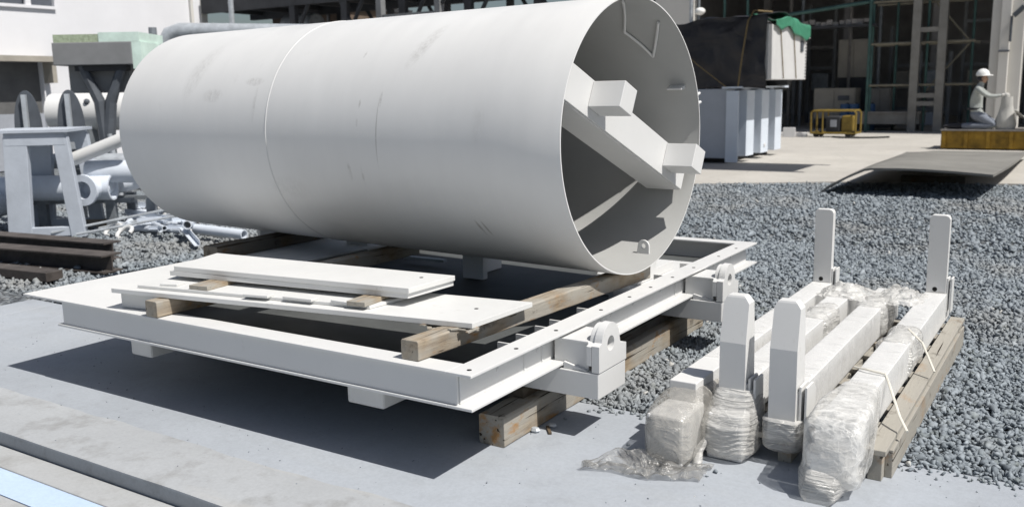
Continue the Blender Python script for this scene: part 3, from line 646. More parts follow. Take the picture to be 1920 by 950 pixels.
def worker():
    o = (-2.4, 23.3, .45); t = thing('person', 'worker in grey shirt and white hard hat kneeling on the yellow crate', 'person', o)
    y = 23.3
    pel = ('pel', (-2.42, y, .80), (.15, .165))
    ch = [[pel, ('sp', (-2.44, y, 1.0), (.135, .155)), ('ch', (-2.41, y, 1.22), (.145, .185)), ('nk0', (-2.36, y, 1.41), (.075, .085)), ('nk', (-2.335, y, 1.47), .056), ('hd', (-2.315, y, 1.56), (.075, .07)), ('hd2', (-2.31, y, 1.66), (.08, .075))]]
    for s, k in ((-1, 'r'), (1, 'l')):
        yy = y+s*.10
        ch.append([pel, ('hip'+k, (-2.36, yy, .75), .105), ('th'+k, (-2.2, yy+s*.03, .66), .095), ('kn'+k, (-1.98, yy+s*.05, .525), .07), ('sh'+k, (-2.25, yy+s*.06, .515), .062), ('sh2'+k, (-2.5, yy+s*.05, .515), .055), ('an'+k, (-2.72, yy+s*.05, .505), .042)])
        ch.append([('ch', 0, 0), ('shd'+k, (-2.39, y+s*.20, 1.36), .068), ('ua'+k, (-2.30, y+s*.25, 1.27), .056), ('el'+k, (-2.17, y+s*.24, 1.185), .046), ('fa'+k, (-2.02, y+s*.18, 1.185), .042), ('wr'+k, (-1.92, y+s*.14, 1.2), .03)])
    body_mesh('body', ch, 'shirt', t, o)
    # trousers as a looser skin over hips and legs, shoes, belt, gloves, face, helmet
    pel2 = ('pel', (-2.42, y, .80), (.165, .182)); ch = [[('w', (-2.43, y, .90), (.152, .172)), pel2]]
    for s, k in ((-1, 'r'), (1, 'l')):
        yy = y+s*.10
        ch.append([pel2, ('hip'+k, (-2.36, yy, .75), .12), ('th'+k, (-2.2, yy+s*.03, .66), .108), ('kn'+k, (-1.98, yy+s*.05, .535), .085), ('sh'+k, (-2.25, yy+s*.06, .53), .075), ('sh2'+k, (-2.5, yy+s*.05, .53), .07), ('an'+k, (-2.7, yy+s*.05, .52), .062)])
    body_mesh('trousers', ch, 'trousers', t, o)
    b = MB(o); b.loft([[(-2.43+.162*math.cos(u), y+.182*math.sin(u), z) for u in [2*math.pi*i/24 for i in range(24)]] for z in (.88, .93)]); b.build('belt', 'boots', t, smooth=True)
    for s in (-1, 1):
        yy = y+s*.15
        b = MB(o); b.loft([[(x, yy+w*math.cos(u), .515+h*math.sin(u)) for u in [2*math.pi*i/14 for i in range(14)]] for x, w, h in ((-2.66, .05, .05), (-2.76, .055, .06), (-2.86, .05, .055), (-2.97, .05, .045), (-3.04, .03, .03))]); b.build('shoe', 'boots', t, smooth=True)
        hb = MB(o); c = Vector((-1.87, y+s*.12, 1.21)); hb.ball(c, .055, .045, .03)
        for f in range(4): hb.path([c+Vector((.03, (f-1.5)*.02, 0)), c+Vector((.075, (f-1.5)*.021, -.012)), c+Vector((.09+.006*(f in (1, 2)), (f-1.5)*.021, -.05))], [.013, .012, .009], 6)
        hb.path([c+Vector((-.01, -s*.035, 0)), c+Vector((.03, -s*.06, -.015)), c+Vector((.055, -s*.055, -.04))], [.014, .013, .009], 6)
        hb.build('glove', 'glove', t, smooth=True)
    hz = 1.645; b = MB(o); b.ball((-2.315, y, 1.575), .092, .078, .115); b.ball((-2.222, y, 1.56), .02, .014, .02)
    for s in (-1, 1): b.ball((-2.32, y+s*.078, 1.575), .022, .01, .032)
    b.build('face', 'skin', t, smooth=True)
    for s in (-1, 1): MB(o).ball((-2.232, y+s*.030, 1.595), .008, .012, .008).build('eye', 'boots', t)
    MB(o).ball((-2.228, y, 1.515), .008, .024, .006).build('mouth', 'rust', t)
    b = MB(o); b.ball((-2.34, y, 1.575), .098, .085, .10, z0=-.6); b.build('hair', 'boots', t, smooth=True)
    b = MB(o); b.ball((-2.325, y, hz), .145, .12, .15, 24, 10, 0.0); b.loft([[(-2.31+.165*q*math.cos(u)+.03, y+.125*q*math.sin(u), hz+dz) for u in [2*math.pi*i/24 for i in range(24)]] for q, dz in ((1, -.012), (1.04, -.002), (.9, .012))]); b.build('helmet', 'helmet', t, smooth=True)
worker()
def sack():
    o = (-1.75, 23.2, .45); t = thing('plastic_sack', 'lumpy white sack held upright by the kneeling worker', 'sack', o)
    rings = []
    for k in range(15):
        v = k/14; z = .45+.72*v; w = .17*(1-.45*v**2)*(1+.15*math.sin(v*7)); 
        rings.append([(-1.78+.12*v*0-.02+w*1.1*math.cos(u)*(1+.12*N3(math.cos(u)*2, math.sin(u)*2, v*4)), 23.2+w*.8*math.sin(u)*(1+.14*N3(math.cos(u)*2, math.sin(u)*2, v*4+5)), z) for u in [2*math.pi*i/26 for i in range(26)]])
    MB(o).loft(rings).build('bag', 'sack', t, smooth=True)
    b = MB(o); b.ball((-1.82, 23.2, 1.2), .07, .07, .06); b.build('tied_neck', 'sack', t, smooth=True)
    g = MB().grid(lambda u, v: (-1.62+.75*u, 23.0+.6*v, .47+.42*(1-u)**1.5*(1-.3*v)+.05*N3(u*5, v*5, 3)+.04*u), 18, 14, .01).build('cloth', 'sack', smooth=True)
    tag(g, 'crumpled white cloth heaped on the yellow crate right of the sack', 'cloth')
sack()

# ------------------------------------------------------------------ things on the gravel at the left
def left_clutter():
    # sloped-leg steel stand
    u = Vector((.74, .66, 0)).normalized(); v = Vector((-u.y, u.x, 0)); A = Vector((-9.87, 5.42, 0))
    rz = math.atan2(u.y, u.x); o = tuple(A)
    def L(a, d, z): return A+u*a+v*d+Vector((0, 0, z))
    t = thing('steel_stand', 'pale grey steel stand with splayed legs, at the left edge before the pipes', 'stand', o)
    def bar(b, p, q, wd, th):
        p, q = Vector(p), Vector(q); d = (q-p).normalized(); n = v; s = n.cross(d).normalized()
        vs = [e+s*a*wd/2+n*c*th/2 for e in (p, q) for a, c in ((-1, -1), (1, -1), (1, 1), (-1, 1))]
        return b.add(vs, [(3, 2, 1, 0), (4, 5, 6, 7), (0, 1, 5, 4), (1, 2, 6, 5), (2, 3, 7, 6), (3, 0, 4, 7)])
    for dd in (0, .75):
        bar(MB(o), L(.0, dd, 0), L(.05, dd, 1.10), .24, .10).build('leg', 'grey', t, bevel=.006)
        bar(MB(o), L(.60, dd, 0), L(.50, dd, 1.10), .15, .10).build('leg', 'grey', t, bevel=.006)
        bar(MB(o), L(.0, dd, .07), L(.58, dd, .07), .10, .08).build('foot_rail', 'grey', t, bevel=.006)
        bar(MB(o), L(-.06, dd, 1.08), L(.56, dd, 1.08), .14, .104).build('head_rail', 'grey', t, bevel=.006)
    MB(o).add([tuple(L(a, d, z)) for z in (1.15, 1.18) for a, d in ((-.32, -.08), (.60, -.08), (.60, .85), (-.32, .85))], [(3, 2, 1, 0), (4, 5, 6, 7), (0, 1, 5, 4), (1, 2, 6, 5), (2, 3, 7, 6), (3, 0, 4, 7)]).build('top_plate', 'grey', t)
    # half-round saddles on pedestals
    for k, (cx, cy) in enumerate(((-10.88, 6.2), (-10.46, 6.49))):
        oo = (cx, cy, 0); ts = thing('saddle_post', ['half round grey end plate with a pale rib, left of a pair', 'half round grey end plate above a white block, right of a pair'][k], 'pipe support', oo, 'half round end plates')
        def S(a, z, d=0): return Vector((cx, cy, 0))+u*a+v*d+Vector((0, 0, z))
        pts = [(.155*math.cos(q), 1.13+.48*math.sin(q)) for q in [math.pi*i/18 for i in range(19)]]+[(-.155, .9), (.155, .9)]
        n = len(pts); vs = [S(a, z, 0) for a, z in pts]+[S(a, z, .03) for a, z in pts]
        MB(oo).add(vs, [tuple(range(n))[::-1], tuple(range(n, 2*n))]+[(i, (i+1) % n, n+(i+1) % n, n+i) for i in range(n)]).build('end_plate', 'greyd', ts)
        MB(oo).add([S(a, z, d) for z in (.95, 1.56) for a, d in ((-.03, -.06), (.02, -.06), (.02, -.002), (-.03, -.002))], [(3, 2, 1, 0), (4, 5, 6, 7), (0, 1, 5, 4), (1, 2, 6, 5), (2, 3, 7, 6), (3, 0, 4, 7)]).build('rib', 'galv', ts)
        MB(oo).add([S(a, z, d) for z in (.90, 1.16) for a, d in ((-.06, -.14), (.17, -.14), (.17, -.07), (-.06, -.07))], [(3, 2, 1, 0), (4, 5, 6, 7), (0, 1, 5, 4), (1, 2, 6, 5), (2, 3, 7, 6), (3, 0, 4, 7)]).build('block', 'galv', ts, bevel=.01)
        MB(oo).add([S(a, z, d) for z in (0, .90) for a, d in ((-.08, -.1), (.08, -.1), (.08, .03), (-.08, .03))], [(3, 2, 1, 0), (4, 5, 6, 7), (0, 1, 5, 4), (1, 2, 6, 5), (2, 3, 7, 6), (3, 0, 4, 7)]).build('post', 'galvd', ts)
    # trough on Y legs
    o = (-12.0, 8.2, 0); t = thing('trough_hopper', 'grey steel trough with a pale green cover on forked dark legs', 'hopper', o)
    w = Vector((.83, .55, 0)).normalized(); wn = Vector((-w.y, w.x, 0)); B = Vector((-12.16, 8.18, 0))
    def W(a, d, z): return B+w*a+wn*d+Vector((0, 0, z))
    def wb(a0, a1, d0, d1, z0, z1, ta=0): return [W(a, d, z) for z, e in ((z0, ta), (z1, 0)) for a, d in ((a0+e, d0), (a1-e, d0), (a1-e, d1), (a0+e, d1))]
    HX = [(3, 2, 1, 0), (4, 5, 6, 7), (0, 1, 5, 4), (1, 2, 6, 5), (2, 3, 7, 6), (3, 0, 4, 7)]
    MB(o).add(wb(-.55, .55, -.45, .55, 1.96, 2.27), HX).build('trough', 'trough', t, bevel=.01)
    MB(o).add(wb(-.46, .40, -.2, .5, 1.58, 1.958), HX).build('lower_panel', 'trough', t)
    MB(o).add(wb(-.53, .10, -.43, .5, 2.272, 2.38), HX).build('mesh_cover', 'mintd', t)
    MB(o).add(wb(.102, .66, -.44, .5, 2.272, 2.40), HX).add(wb(.552, .68, -.44, .3, 1.9, 2.27), HX).build('cover', 'mint', t)
    b = MB(o); b.path([W(-.22, -.3, 1.95), W(-.02, -.3, 1.45), W(.02, -.3, .8), W(.30, -.3, 0)], [.07, .08, .09, .07], 8); b.build('leg', 'greyd', t)
    b = MB(o); b.path([W(.34, -.3, 1.95), W(.14, -.3, 1.45), W(.06, -.3, .9), W(.12, -.33, 0)], [.06, .08, .09, .06], 8); b.build('leg', 'greyd', t)
    b = MB(o); b.path([W(.10, -.36, 1.0), W(.20, -.38, 0)], .035, 8); b.build('brace', 'galv', t)
    MB(o).add(wb(-.3, .42, -.36, -.2, 1.88, 1.955), HX).build('head_plate', 'steelb', t)
    # big pale pipe behind
    o2 = (-13.9, 9.3, 0); t = thing('large_pipe', 'large white pipe lying on blocks behind the forked trough legs', 'pipe', o2)
    MB(o2).pipe((-14.8, 8.9, 1.28), (-12.6, 10.2, 1.28), .31, .02, 28).build('tube', 'white', t, smooth=True); MB(o2).ball((-14.05, 9.03, 1.45), .05, .05, .05).build('nozzle', 'greyd', t)
    MB(o2).obox((-14.3, 9.2, .5), .3, .6, 1.0, .5).build('block', 'galvd', t); MB(o2).obox((-13.2, 9.85, .5), .3, .6, 1.0, .5).build('block', 'galvd', t)
    # duct
    o3 = (-13.4, 11.1, 0); t = thing('air_duct', 'pale grey duct with an elbow, level with the top of the cylinder', 'duct', o3)
    MB(o3).path([(-14.15, 10.68, 1.4), (-14.13, 10.69, 2.45), (-14.05, 10.74, 2.60), (-13.9, 10.84, 2.66), (-12.0, 12.1, 2.60)], .13, 16).build('tube', 'galv', t, smooth=True)
    MB(o3).tube((-14.32, 10.6, 0), (-14.32, 10.6, 2.72), .07, 12).build('post', 'galvd', t); MB(o3).tube((-12.9, 11.5, 0), (-12.9, 11.5, 2.5), .05, 10).build('post', 'galvd', t); MB(o3).tube((-14.13, 10.69, 0), (-14.13, 10.69, 1.42), .10, 12).build('post', 'galvd', t)
    # pipes piled on trestle blocks
    def pipe_thing(name, lab, p0, p1, r, mat='pipe', flange=None, grp='pale pipes in the heap'):
        p0, p1 = Vector(p0), Vector(p1); oo = ((p0+p1)/2); oo.z = min(p0.z, p1.z)-r; oo = tuple(oo)
        t = thing(name, lab, 'pipe', oo, grp); MB(oo).pipe(p0, p1, r, r*.16, 22).build('tube', mat, t, smooth=True)
        d = (p1-p0).normalized()
        for f in (flange or []):
            c = p0 if f == 0 else p1; s = d if f == 0 else -d
            MB(oo).pipe(c-s*.004, c+s*.04, r*1.45, r*.62, 22).build('flange', mat, t, smooth=True)
    pipe_thing('pipe', 'long pale blue pipe lying behind the splayed stand', (-10.6, 5.6, .50), (-9.45, 6.3, .50), .145)
    pipe_thing('pipe', 'pale pipe end with a dark mouth at the far left edge', (-10.15, 5.0, .32), (-11.0, 6.2, .38), .16)
    pipe_thing('pipe', 'short pale pipe with a thick flanged mouth facing the camera', (-9.47, 5.93, .50), (-9.9, 6.9, .52), .12, flange=[0])
    pipe_thing('pipe', 'sunlit white pipe tilted up over the heap', (-9.85, 5.95, .78), (-9.25, 6.35, 1.05), .075, 'white')
    pipe_thing('pipe', 'thick pale pipe bend behind the flanged pipe', (-9.75, 6.2, .68), (-9.0, 6.7, .66), .13)
    pipe_thing('pipe', 'small bore pale pipe low inside the stand', (-10.4, 6.2, .78), (-9.4, 6.9, .76), .09, 'galv')
    pipe_thing('pipe', 'thin pipe leaning at the end of the white cylinder', (-9.0, 6.6, .95), (-8.75, 6.5, .5), .05, 'galv')
    oo = (-9.9, 6.3, 0); t = thing('pipe_trestle', 'dull low steel trestle carrying the heap of pale pipes', 'trestle', oo)
    for x, y in ((-10.3, 5.95), (-9.6, 6.35), (-10.0, 6.9), (-9.2, 6.6)): MB(oo).obox((x, y, .18), .1, .1, .36, .6).build('leg', 'galvd', t)
    MB(oo).obox((-9.95, 6.15, .33), 1.3, .08, .05, .6).obox((-9.6, 6.75, .33), 1.1, .08, .05, .6).build('rail', 'galvd', t)
    # thin rods / wires
    for k, (p, q) in enumerate((((-9.6, 5.6, .06), (-8.3, 7.1, .38)), ((-9.3, 5.7, .05), (-8.3, 6.8, .26)), ((-9.5, 6.1, .05), (-8.4, 7.3, .30)))):
        b = MB(); b.tube(p, q, .014, 6); tag(b.build('rod', 'galv'), 'thin grey rod lying slanted across the gravel by the pipe heap', 'rod', 'thin rods by the pipe heap')
    # scrap heap: small tubes, angles, a ring
    rnd = random.Random(5)
    for k in range(32):
        f = (k % 20)/19; l = rnd.uniform(.4, 1.15); r = rnd.uniform(.022, .052); a = rnd.gauss(.05, .35)
        x = -9.9+2.1*f+rnd.uniform(-.15, .15); y = 6.95-.75*f+rnd.uniform(-.3, .3); z = -.02+r+rnd.uniform(.0, .16)
        d = Vector((math.cos(a), math.sin(a), rnd.uniform(-.08, .04))).normalized(); p = Vector((x, y, z))
        if k % 4 == 2:
            up = Vector((0, 0, 1)); sd = d.cross(up).normalized()*r*1.6; q0, q1 = p-d*l/2, p+d*l/2; h = up*r*1.6
            b = MB(); b.add([q0, q0+sd, q1+sd, q1, q0+h, q1+h], [(0, 1, 2, 3), (0, 3, 5, 4)])
            ob = b.build('angle_iron', 'pipe'); md = ob.modifiers.new('thick', 'SOLIDIFY'); md.thickness = .008
            tag(ob, 'short pale angle iron in the scrap heap by the cylinder end', 'scrap metal', 'scrap angle irons')
        else:
            b = MB(); b.pipe(p-d*l/2, p+d*l/2, r, r*.2, 14); tag(b.build('scrap_pipe', 'pipe' if k % 2 else 'white', smooth=True), 'short pale tube in the scrap heap by the cylinder end', 'scrap pipe', 'scrap tubes')
    for x, y, rr in ((-9.15, 6.05, .10), (-8.88, 6.0, .09)):
        b = MB(); n = 26; b.path([(x+rr*math.cos(2*math.pi*i/n), y+rr*.8*math.sin(2*math.pi*i/n), .06+.05*math.sin(2*math.pi*i/n)) for i in range(n-5)], .022, 8)
        tag(b.build('shackle', 'white', smooth=True), 'bent white bar hook lying on the gravel before the scrap heap', 'hook', 'bent hooks')
    tag(MB().obox((-9.9, 6.35, .05), .35, .12, .10, .6).build('wood_block', 'wood', bevel=.005), 'short brown wood block at the left of the scrap heap', 'wood block')
    # rolled steel beams, brown
    def ibeam(lab, p, q, h, wd, mat):
        p, q = Vector(p), Vector(q); d = (q-p).normalized(); s = Vector((-d.y, d.x, 0)); b = MB()
        prof = [(-wd/2, 0), (wd/2, 0), (wd/2, .014), (.007, .014), (.007, h-.014), (wd/2, h-.014), (wd/2, h), (-wd/2, h), (-wd/2, h-.014), (-.007, h-.014), (-.007, .014), (-wd/2, .014)]
        n = len(prof); vs = [e+s*a+Vector((0, 0, z)) for e in (p, q) for a, z in prof]
        b.add(vs, [tuple(range(n)), tuple(range(n, 2*n))[::-1]]+[(i, (i+1) % n, n+(i+1) % n, n+i) for i in range(n)])
        tag(b.build('steel_beam', mat), lab, 'steel beam', 'steel beams on the gravel')
    ibeam('brown rolled steel beam, farther of two before the splayed stand', (-12.0, 4.6, .0), (-7.75, 5.1, .0), .17, .20, 'rust')
    ibeam('dusty brown rolled steel beam, nearer of two before the splayed stand', (-11.0, 4.18, .0), (-7.2, 4.72, .0), .16, .22, 'rust')
    tag(MB().obox((-8.6, 4.12, .04), 2.6, .16, .08, .10).build('timber_plank', 'rust', bevel=.006), 'dark plank lying along the slab edge, left of the frame', 'plank')
left_clutter()

# ------------------------------------------------------------------ bearers under the frame
def timber(name, lab, x0, x1, y0, y1, z0, z1, yaw=0, grp=None, mat='wood', seed=0, taper=0.0):
    L = y1-y0; n = 26; rings = []; ww = (x1-x0)/2; hh = (z1-z0)/2; cx, cz = (x0+x1)/2, (z0+z1)/2
    for k in range(n+1):
        y = y0+L*k/n; ring = []
        for sx, sz, dx, dz in ((-1, -1, .12, 0), (-1, -1, 0, .12), (-1, 1, 0, -.12), (-1, 1, .14, 0), (1, 1, -.14, 0), (1, 1, 0, -.14), (1, -1, 0, .1), (1, -1, -.1, 0)):
            jx = .004*N3(y*4, sx*3+seed, sz*5); jz = .004*N3(y*4+9, sx*3+seed, sz*5)
            X = (sx+dx)*ww+jx; Z = (sz+dz)*hh+(jz if sz > 0 else 0)
            ring.append((cx+X-(y-y0)*math.sin(yaw), y+ (.006*N3(sx*7, sz*7, seed) if k in (0, n) else 0), cz+Z))
        rings.append(ring)
    o = MB().loft(rings).build(name, mat, bevel=.002, seg=1)
    return tag(o, lab, 'timber', grp)
timber('timber_baulk', 'thick weathered timber on the slab under the lifting lugs', -2.23, -2.095, 3.165, 5.55, SZ, .098, 0, 'timbers under the steel frame', seed=1)
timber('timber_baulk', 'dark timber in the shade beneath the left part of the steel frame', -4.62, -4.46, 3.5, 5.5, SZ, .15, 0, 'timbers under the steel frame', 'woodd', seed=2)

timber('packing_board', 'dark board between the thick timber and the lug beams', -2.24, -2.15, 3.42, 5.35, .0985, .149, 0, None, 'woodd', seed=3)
# ------------------------------------------------------------------ the white base frame
def base_frame():
    o = (-3.5, 4.47, .15); t = thing('base_skid', 'white welded rectangular steel skid on timbers, under the big cylinder', 'skid', o)
    W = 'white'
    b = MB(o)                                           # near channel: web outside, toes inside
    b.box(-4.68, FX1-.078, FY0, FY0+.012, ZB+.012, ZT-.012); b.box(-4.30, -2.075, FY0-.014, FY0+.105, ZT-.012, ZT); b.box(-4.72, -2.0765, FY0-.012, FY0+.10, ZB, ZB+.012)
    b.build('channel_beam', W, t, bevel=.002)
    b = MB(o); b.box(-4.68, FX1-.078, FY1-.012, FY1, ZB+.012, ZT-.012); b.box(-4.30, -2.075, FY1-.105, FY1+.002, ZT-.012, ZT); b.box(-4.72, -2.0765, FY1-.10, FY1+.01, ZB, ZB+.012)
    b.build('channel_beam', W, t, bevel=.002)
    # open-end side beam, with bolt holes
    web = MB(o); X = -2.032
    ys = [FY0+.012]; holes = [3.022, 3.341, 3.70, 4.074, 4.336, 4.70, 5.06, 5.55, 5.86]
    web.box(X-.005, X+.005, FY0+.013, FY1-.013, ZB+.012, ZT-.012)
    web.box(-2.075, FX1, FY0-.014, FY1+.002, ZT-.012, ZT); web.box(-2.075, FX1, FY0-.012, FY1+.01, ZB, ZB+.012)
    sb = web.build('side_beam', W, t, bevel=.002)
    b = MB(o)
    for y in (2.79, 3.133, 3.47, 3.915, 4.24, 4.507, 4.812, 5.138, 5.565, 5.9): b.tube((-2.004, y, ZT-.004), (-2.004, y, ZT+.0015), .010, 12)
    b.build('bolt_hole', 'hole', sb)
    b = MB(o)
    for y in holes: b.tube((X+.001, y, .365), (X+.0075, y, .365), .0095, 12)
    b.build('web_bolt', W, sb)
    b = MB(o); b.box(-5.03, -4.30, FY0-.014, FY1+.002, ZT-.012, ZT); b.box(-4.69, -4.675, FY0+.013, FY1-.013, ZB+.012, ZT-.012); b.box(-4.80, -4.55, FY0+.102, FY1-.102, ZB, ZB+.012)
    b.build('side_beam', W, t, bevel=.002)
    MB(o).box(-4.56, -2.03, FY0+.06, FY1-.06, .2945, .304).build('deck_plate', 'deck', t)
    for k, y in enumerate((3.224, 3.375, 3.54, 3.675, 3.95, 4.9, 5.3)):
        MB(o).prism([(-2.16, .31), (-2.022, .31), (-2.022, .416), (-2.16, .416)], y, y+.010, 'y').build('rib', W, t)
    for x in (-4.28, -2.73):
        MB(o).box(x, x+(.17 if x < -4 else .21), 2.865, 6.05, .15, ZB).build('under_beam', W, t, bevel=.012)
    for yc in (3.572, 5.13):
        y0, y1 = yc-.136, yc+.136
        lb = MB(o).box(-2.42, -1.772, y0, y1, .15, .268).build('lug_beam', W, t, bevel=.004)
        MB(o).box(-2.009, -1.835, y0+.028, y0+.040, .270, .392).box(-2.009, -1.835, y1-.040, y1-.028, .270, .392).box(-2.009, -1.832, y0+.02, y1-.02, .394, .404).build('gusset', W, lb, bevel=.0015)
        MB(o).add([(-1.952, y0+.01, .300), (-1.952, y1-.01, .300), (-1.835, y1-.01, .272), (-1.835, y0+.01, .272), (-1.952, y0+.01, .270), (-1.952, y1-.01, .270), (-1.835, y1-.01, .2695), (-1.835, y0+.01, .2695)],
                  [(0, 1, 2, 3), (7, 6, 5, 4), (0, 4, 5, 1), (3, 2, 6, 7), (0, 3, 7, 4), (1, 5, 6, 2)]).build('slope_plate', W, lb)
        # end plate and the lifting eye
        out = [(y0, .272), (y1, .272), (y1, .352), (yc+.10, .362)]
        arc = [(yc-.022+.088*math.cos(q), .392+.088*math.sin(q)) for q in [R(a) for a in range(5, 181, 12)]]
        out = [(y0, .272), (y1, .272), (y1, .352), (yc+.075, .362)]+arc+[(y0, .392)]
        MB(o).plate_hole(out, (yc-.022, .385), .034, -1.805, -1.768, 'x').build('lifting_lug', W, lb, bevel=.004, seg=3, smooth=True)
        MB(o).plate_hole([(y0+.0, .30), (yc+.06, .30), (yc+.058, .392)]+[(yc-.022+.08*math.cos(q), .392+.08*math.sin(q)) for q in [R(a) for a in range(5, 181, 12)]]+[(y0, .388)], (yc-.022, .385), .034, -1.832, -1.807, 'x').build('lug_cheek', W, lb, bevel=.003, smooth=True)
    MB(o).box(-2.56, -2.105, 4.72, 5.80, .3045, .330).box(-2.30, -2.285, 5.0, 5.5, .3305, .39).build('bearing_plate', W, t, bevel=.003)
    # supports standing on the deck below the shell
    for x, y, s in ((-4.55, 4.85, .2), (-3.42, 4.72, .16)):
        MB(o).box(x, x+s, y, y+.05, .31, .47).box(x, x+.04, y+.05, y+.4, .31, .45).build('support_bracket', W, t, bevel=.003)
    MB(o).box(-4.1, -3.75, 4.95, 4.99, .34, .36).build('tie_rod', 'galv', t)
base_frame()
timber('packing_timber', 'weathered split timber over the near edge of the frame, right of the plates', -2.335, -2.245, 2.778, 4.72, .432, .515, -.075, 'timbers on the steel frame', seed=4)
timber('packing_timber', 'short weathered timber under the left end of the white plates', -3.925, -3.835, 2.728, 4.75, .432, .513, -.02, 'timbers on the steel frame', seed=5)
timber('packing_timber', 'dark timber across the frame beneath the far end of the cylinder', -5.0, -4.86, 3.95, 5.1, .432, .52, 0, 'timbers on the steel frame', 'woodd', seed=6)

# ------------------------------------------------------------------ stack of white plates
def plates():
    tag(MB().prism([(-4.21, 2.79), (-3.945, 2.83), (-3.965, 3.05), (-4.24, 3.02)], .432, .5155, 'z').build('steel_block', 'plate', bevel=.003), 'white steel block under the left end of the lowest plate, beside the short timber', 'steel block')
    def quad(lab, pts, z0, z1, hole=None):
        o = MB().prism(pts, z0, z1, 'z').build('steel_plate', 'plate', bevel=.0015)
        cx = sum(p[0] for p in pts)/4; cy = sum(p[1] for p in pts)/4
        tag(o, lab, 'steel plate', 'white plates stacked on the frame')
        if hole:
            h = MB((cx, cy, z0)).tube((hole[0], hole[1], z1-.004), (hole[0], hole[1], z1+.0012), .010, 12).build('hole', 'hole', o)
            h.location = Vector((cx, cy, z0))-o.location
        return o
    quad('largest white plate, lowest of the stack on the timbers', [(-4.22, 2.745), (-2.165, 3.045), (-2.145, 3.50), (-4.30, 3.23)], .517, .540, (-2.30, 3.27))
    quad('second lowest white plate, its edge stepping back from the bottom one', [(-4.10, 2.815), (-2.72, 3.03), (-2.68, 3.44), (-4.2, 3.22)], .5415, .556)
    quad('thick white plate just under the top one', [(-4.06, 2.985), (-2.592, 3.148), (-2.575, 3.475), (-4.17, 3.36)], .579, .604)
    quad('topmost white plate of the stack, with a bolt hole near its right end', [(-4.03, 2.99), (-2.58, 3.14), (-2.565, 3.475), (-4.15, 3.37)], .6055, .630, (-2.68, 3.36))
    for k, (x, y, sx, sy, lab) in enumerate(((-3.72, 2.98, .12, .20, 'grey wood spacer near the left end of the plate stack'), (-2.78, 3.09, .10, .20, 'pale wood spacer near the right end of the plate stack'), (-3.3, 3.2, .1, .14, 'small wood spacer midway in the plate stack'))):
        tag(MB().obox((x, y, .5675), sx, sy, .0215, .12).build('wood_spacer', 'wood', bevel=.002), lab, 'wood spacer', 'spacers in the plate stack')
    for k, (x, y, sx, sy, r, lab) in enumerate(((-3.93, 2.90, .10, .07, .3, 'small white offcut left of the grey spacer on the stack'), (-3.33, 2.93, .14, .06, .2, 'small white offcut on the front ledge of the stack'), (-3.10, 2.975, .17, .05, .1, 'long white offcut on the front ledge of the stack'), (-2.86, 3.03, .13, .07, .0, 'white offcut in front of the pale spacer'))):
        tag(MB().obox((x, y, .5625), sx, sy, .012, r).build('plate_offcut', 'plate', bevel=.0015), lab, 'offcut', 'white offcuts on the plates')
    # splintered end of a thin batten sticking out under the bottom plate
    b = MB(); rnd = random.Random(3)
    for k in range(16):
        y = 2.98+.02*rnd.random(); x = -2.40+.235*k/15; l = .05+.08*rnd.random()
        b.obox((x, 3.06+.1*(x+2.4)-.02+rnd.uniform(-.02, .02), .5085+rnd.uniform(-.006, .004)), .02, l, .005, rnd.uniform(-.7, .7), rnd.uniform(-.2, .2))
    b.obox((-2.29, 3.19, .507), .20, .24, .008, .1)
    tag(b.build('splintered_batten', 'wood'), 'splintered thin batten between the split timber and the bottom plate', 'batten')
plates()

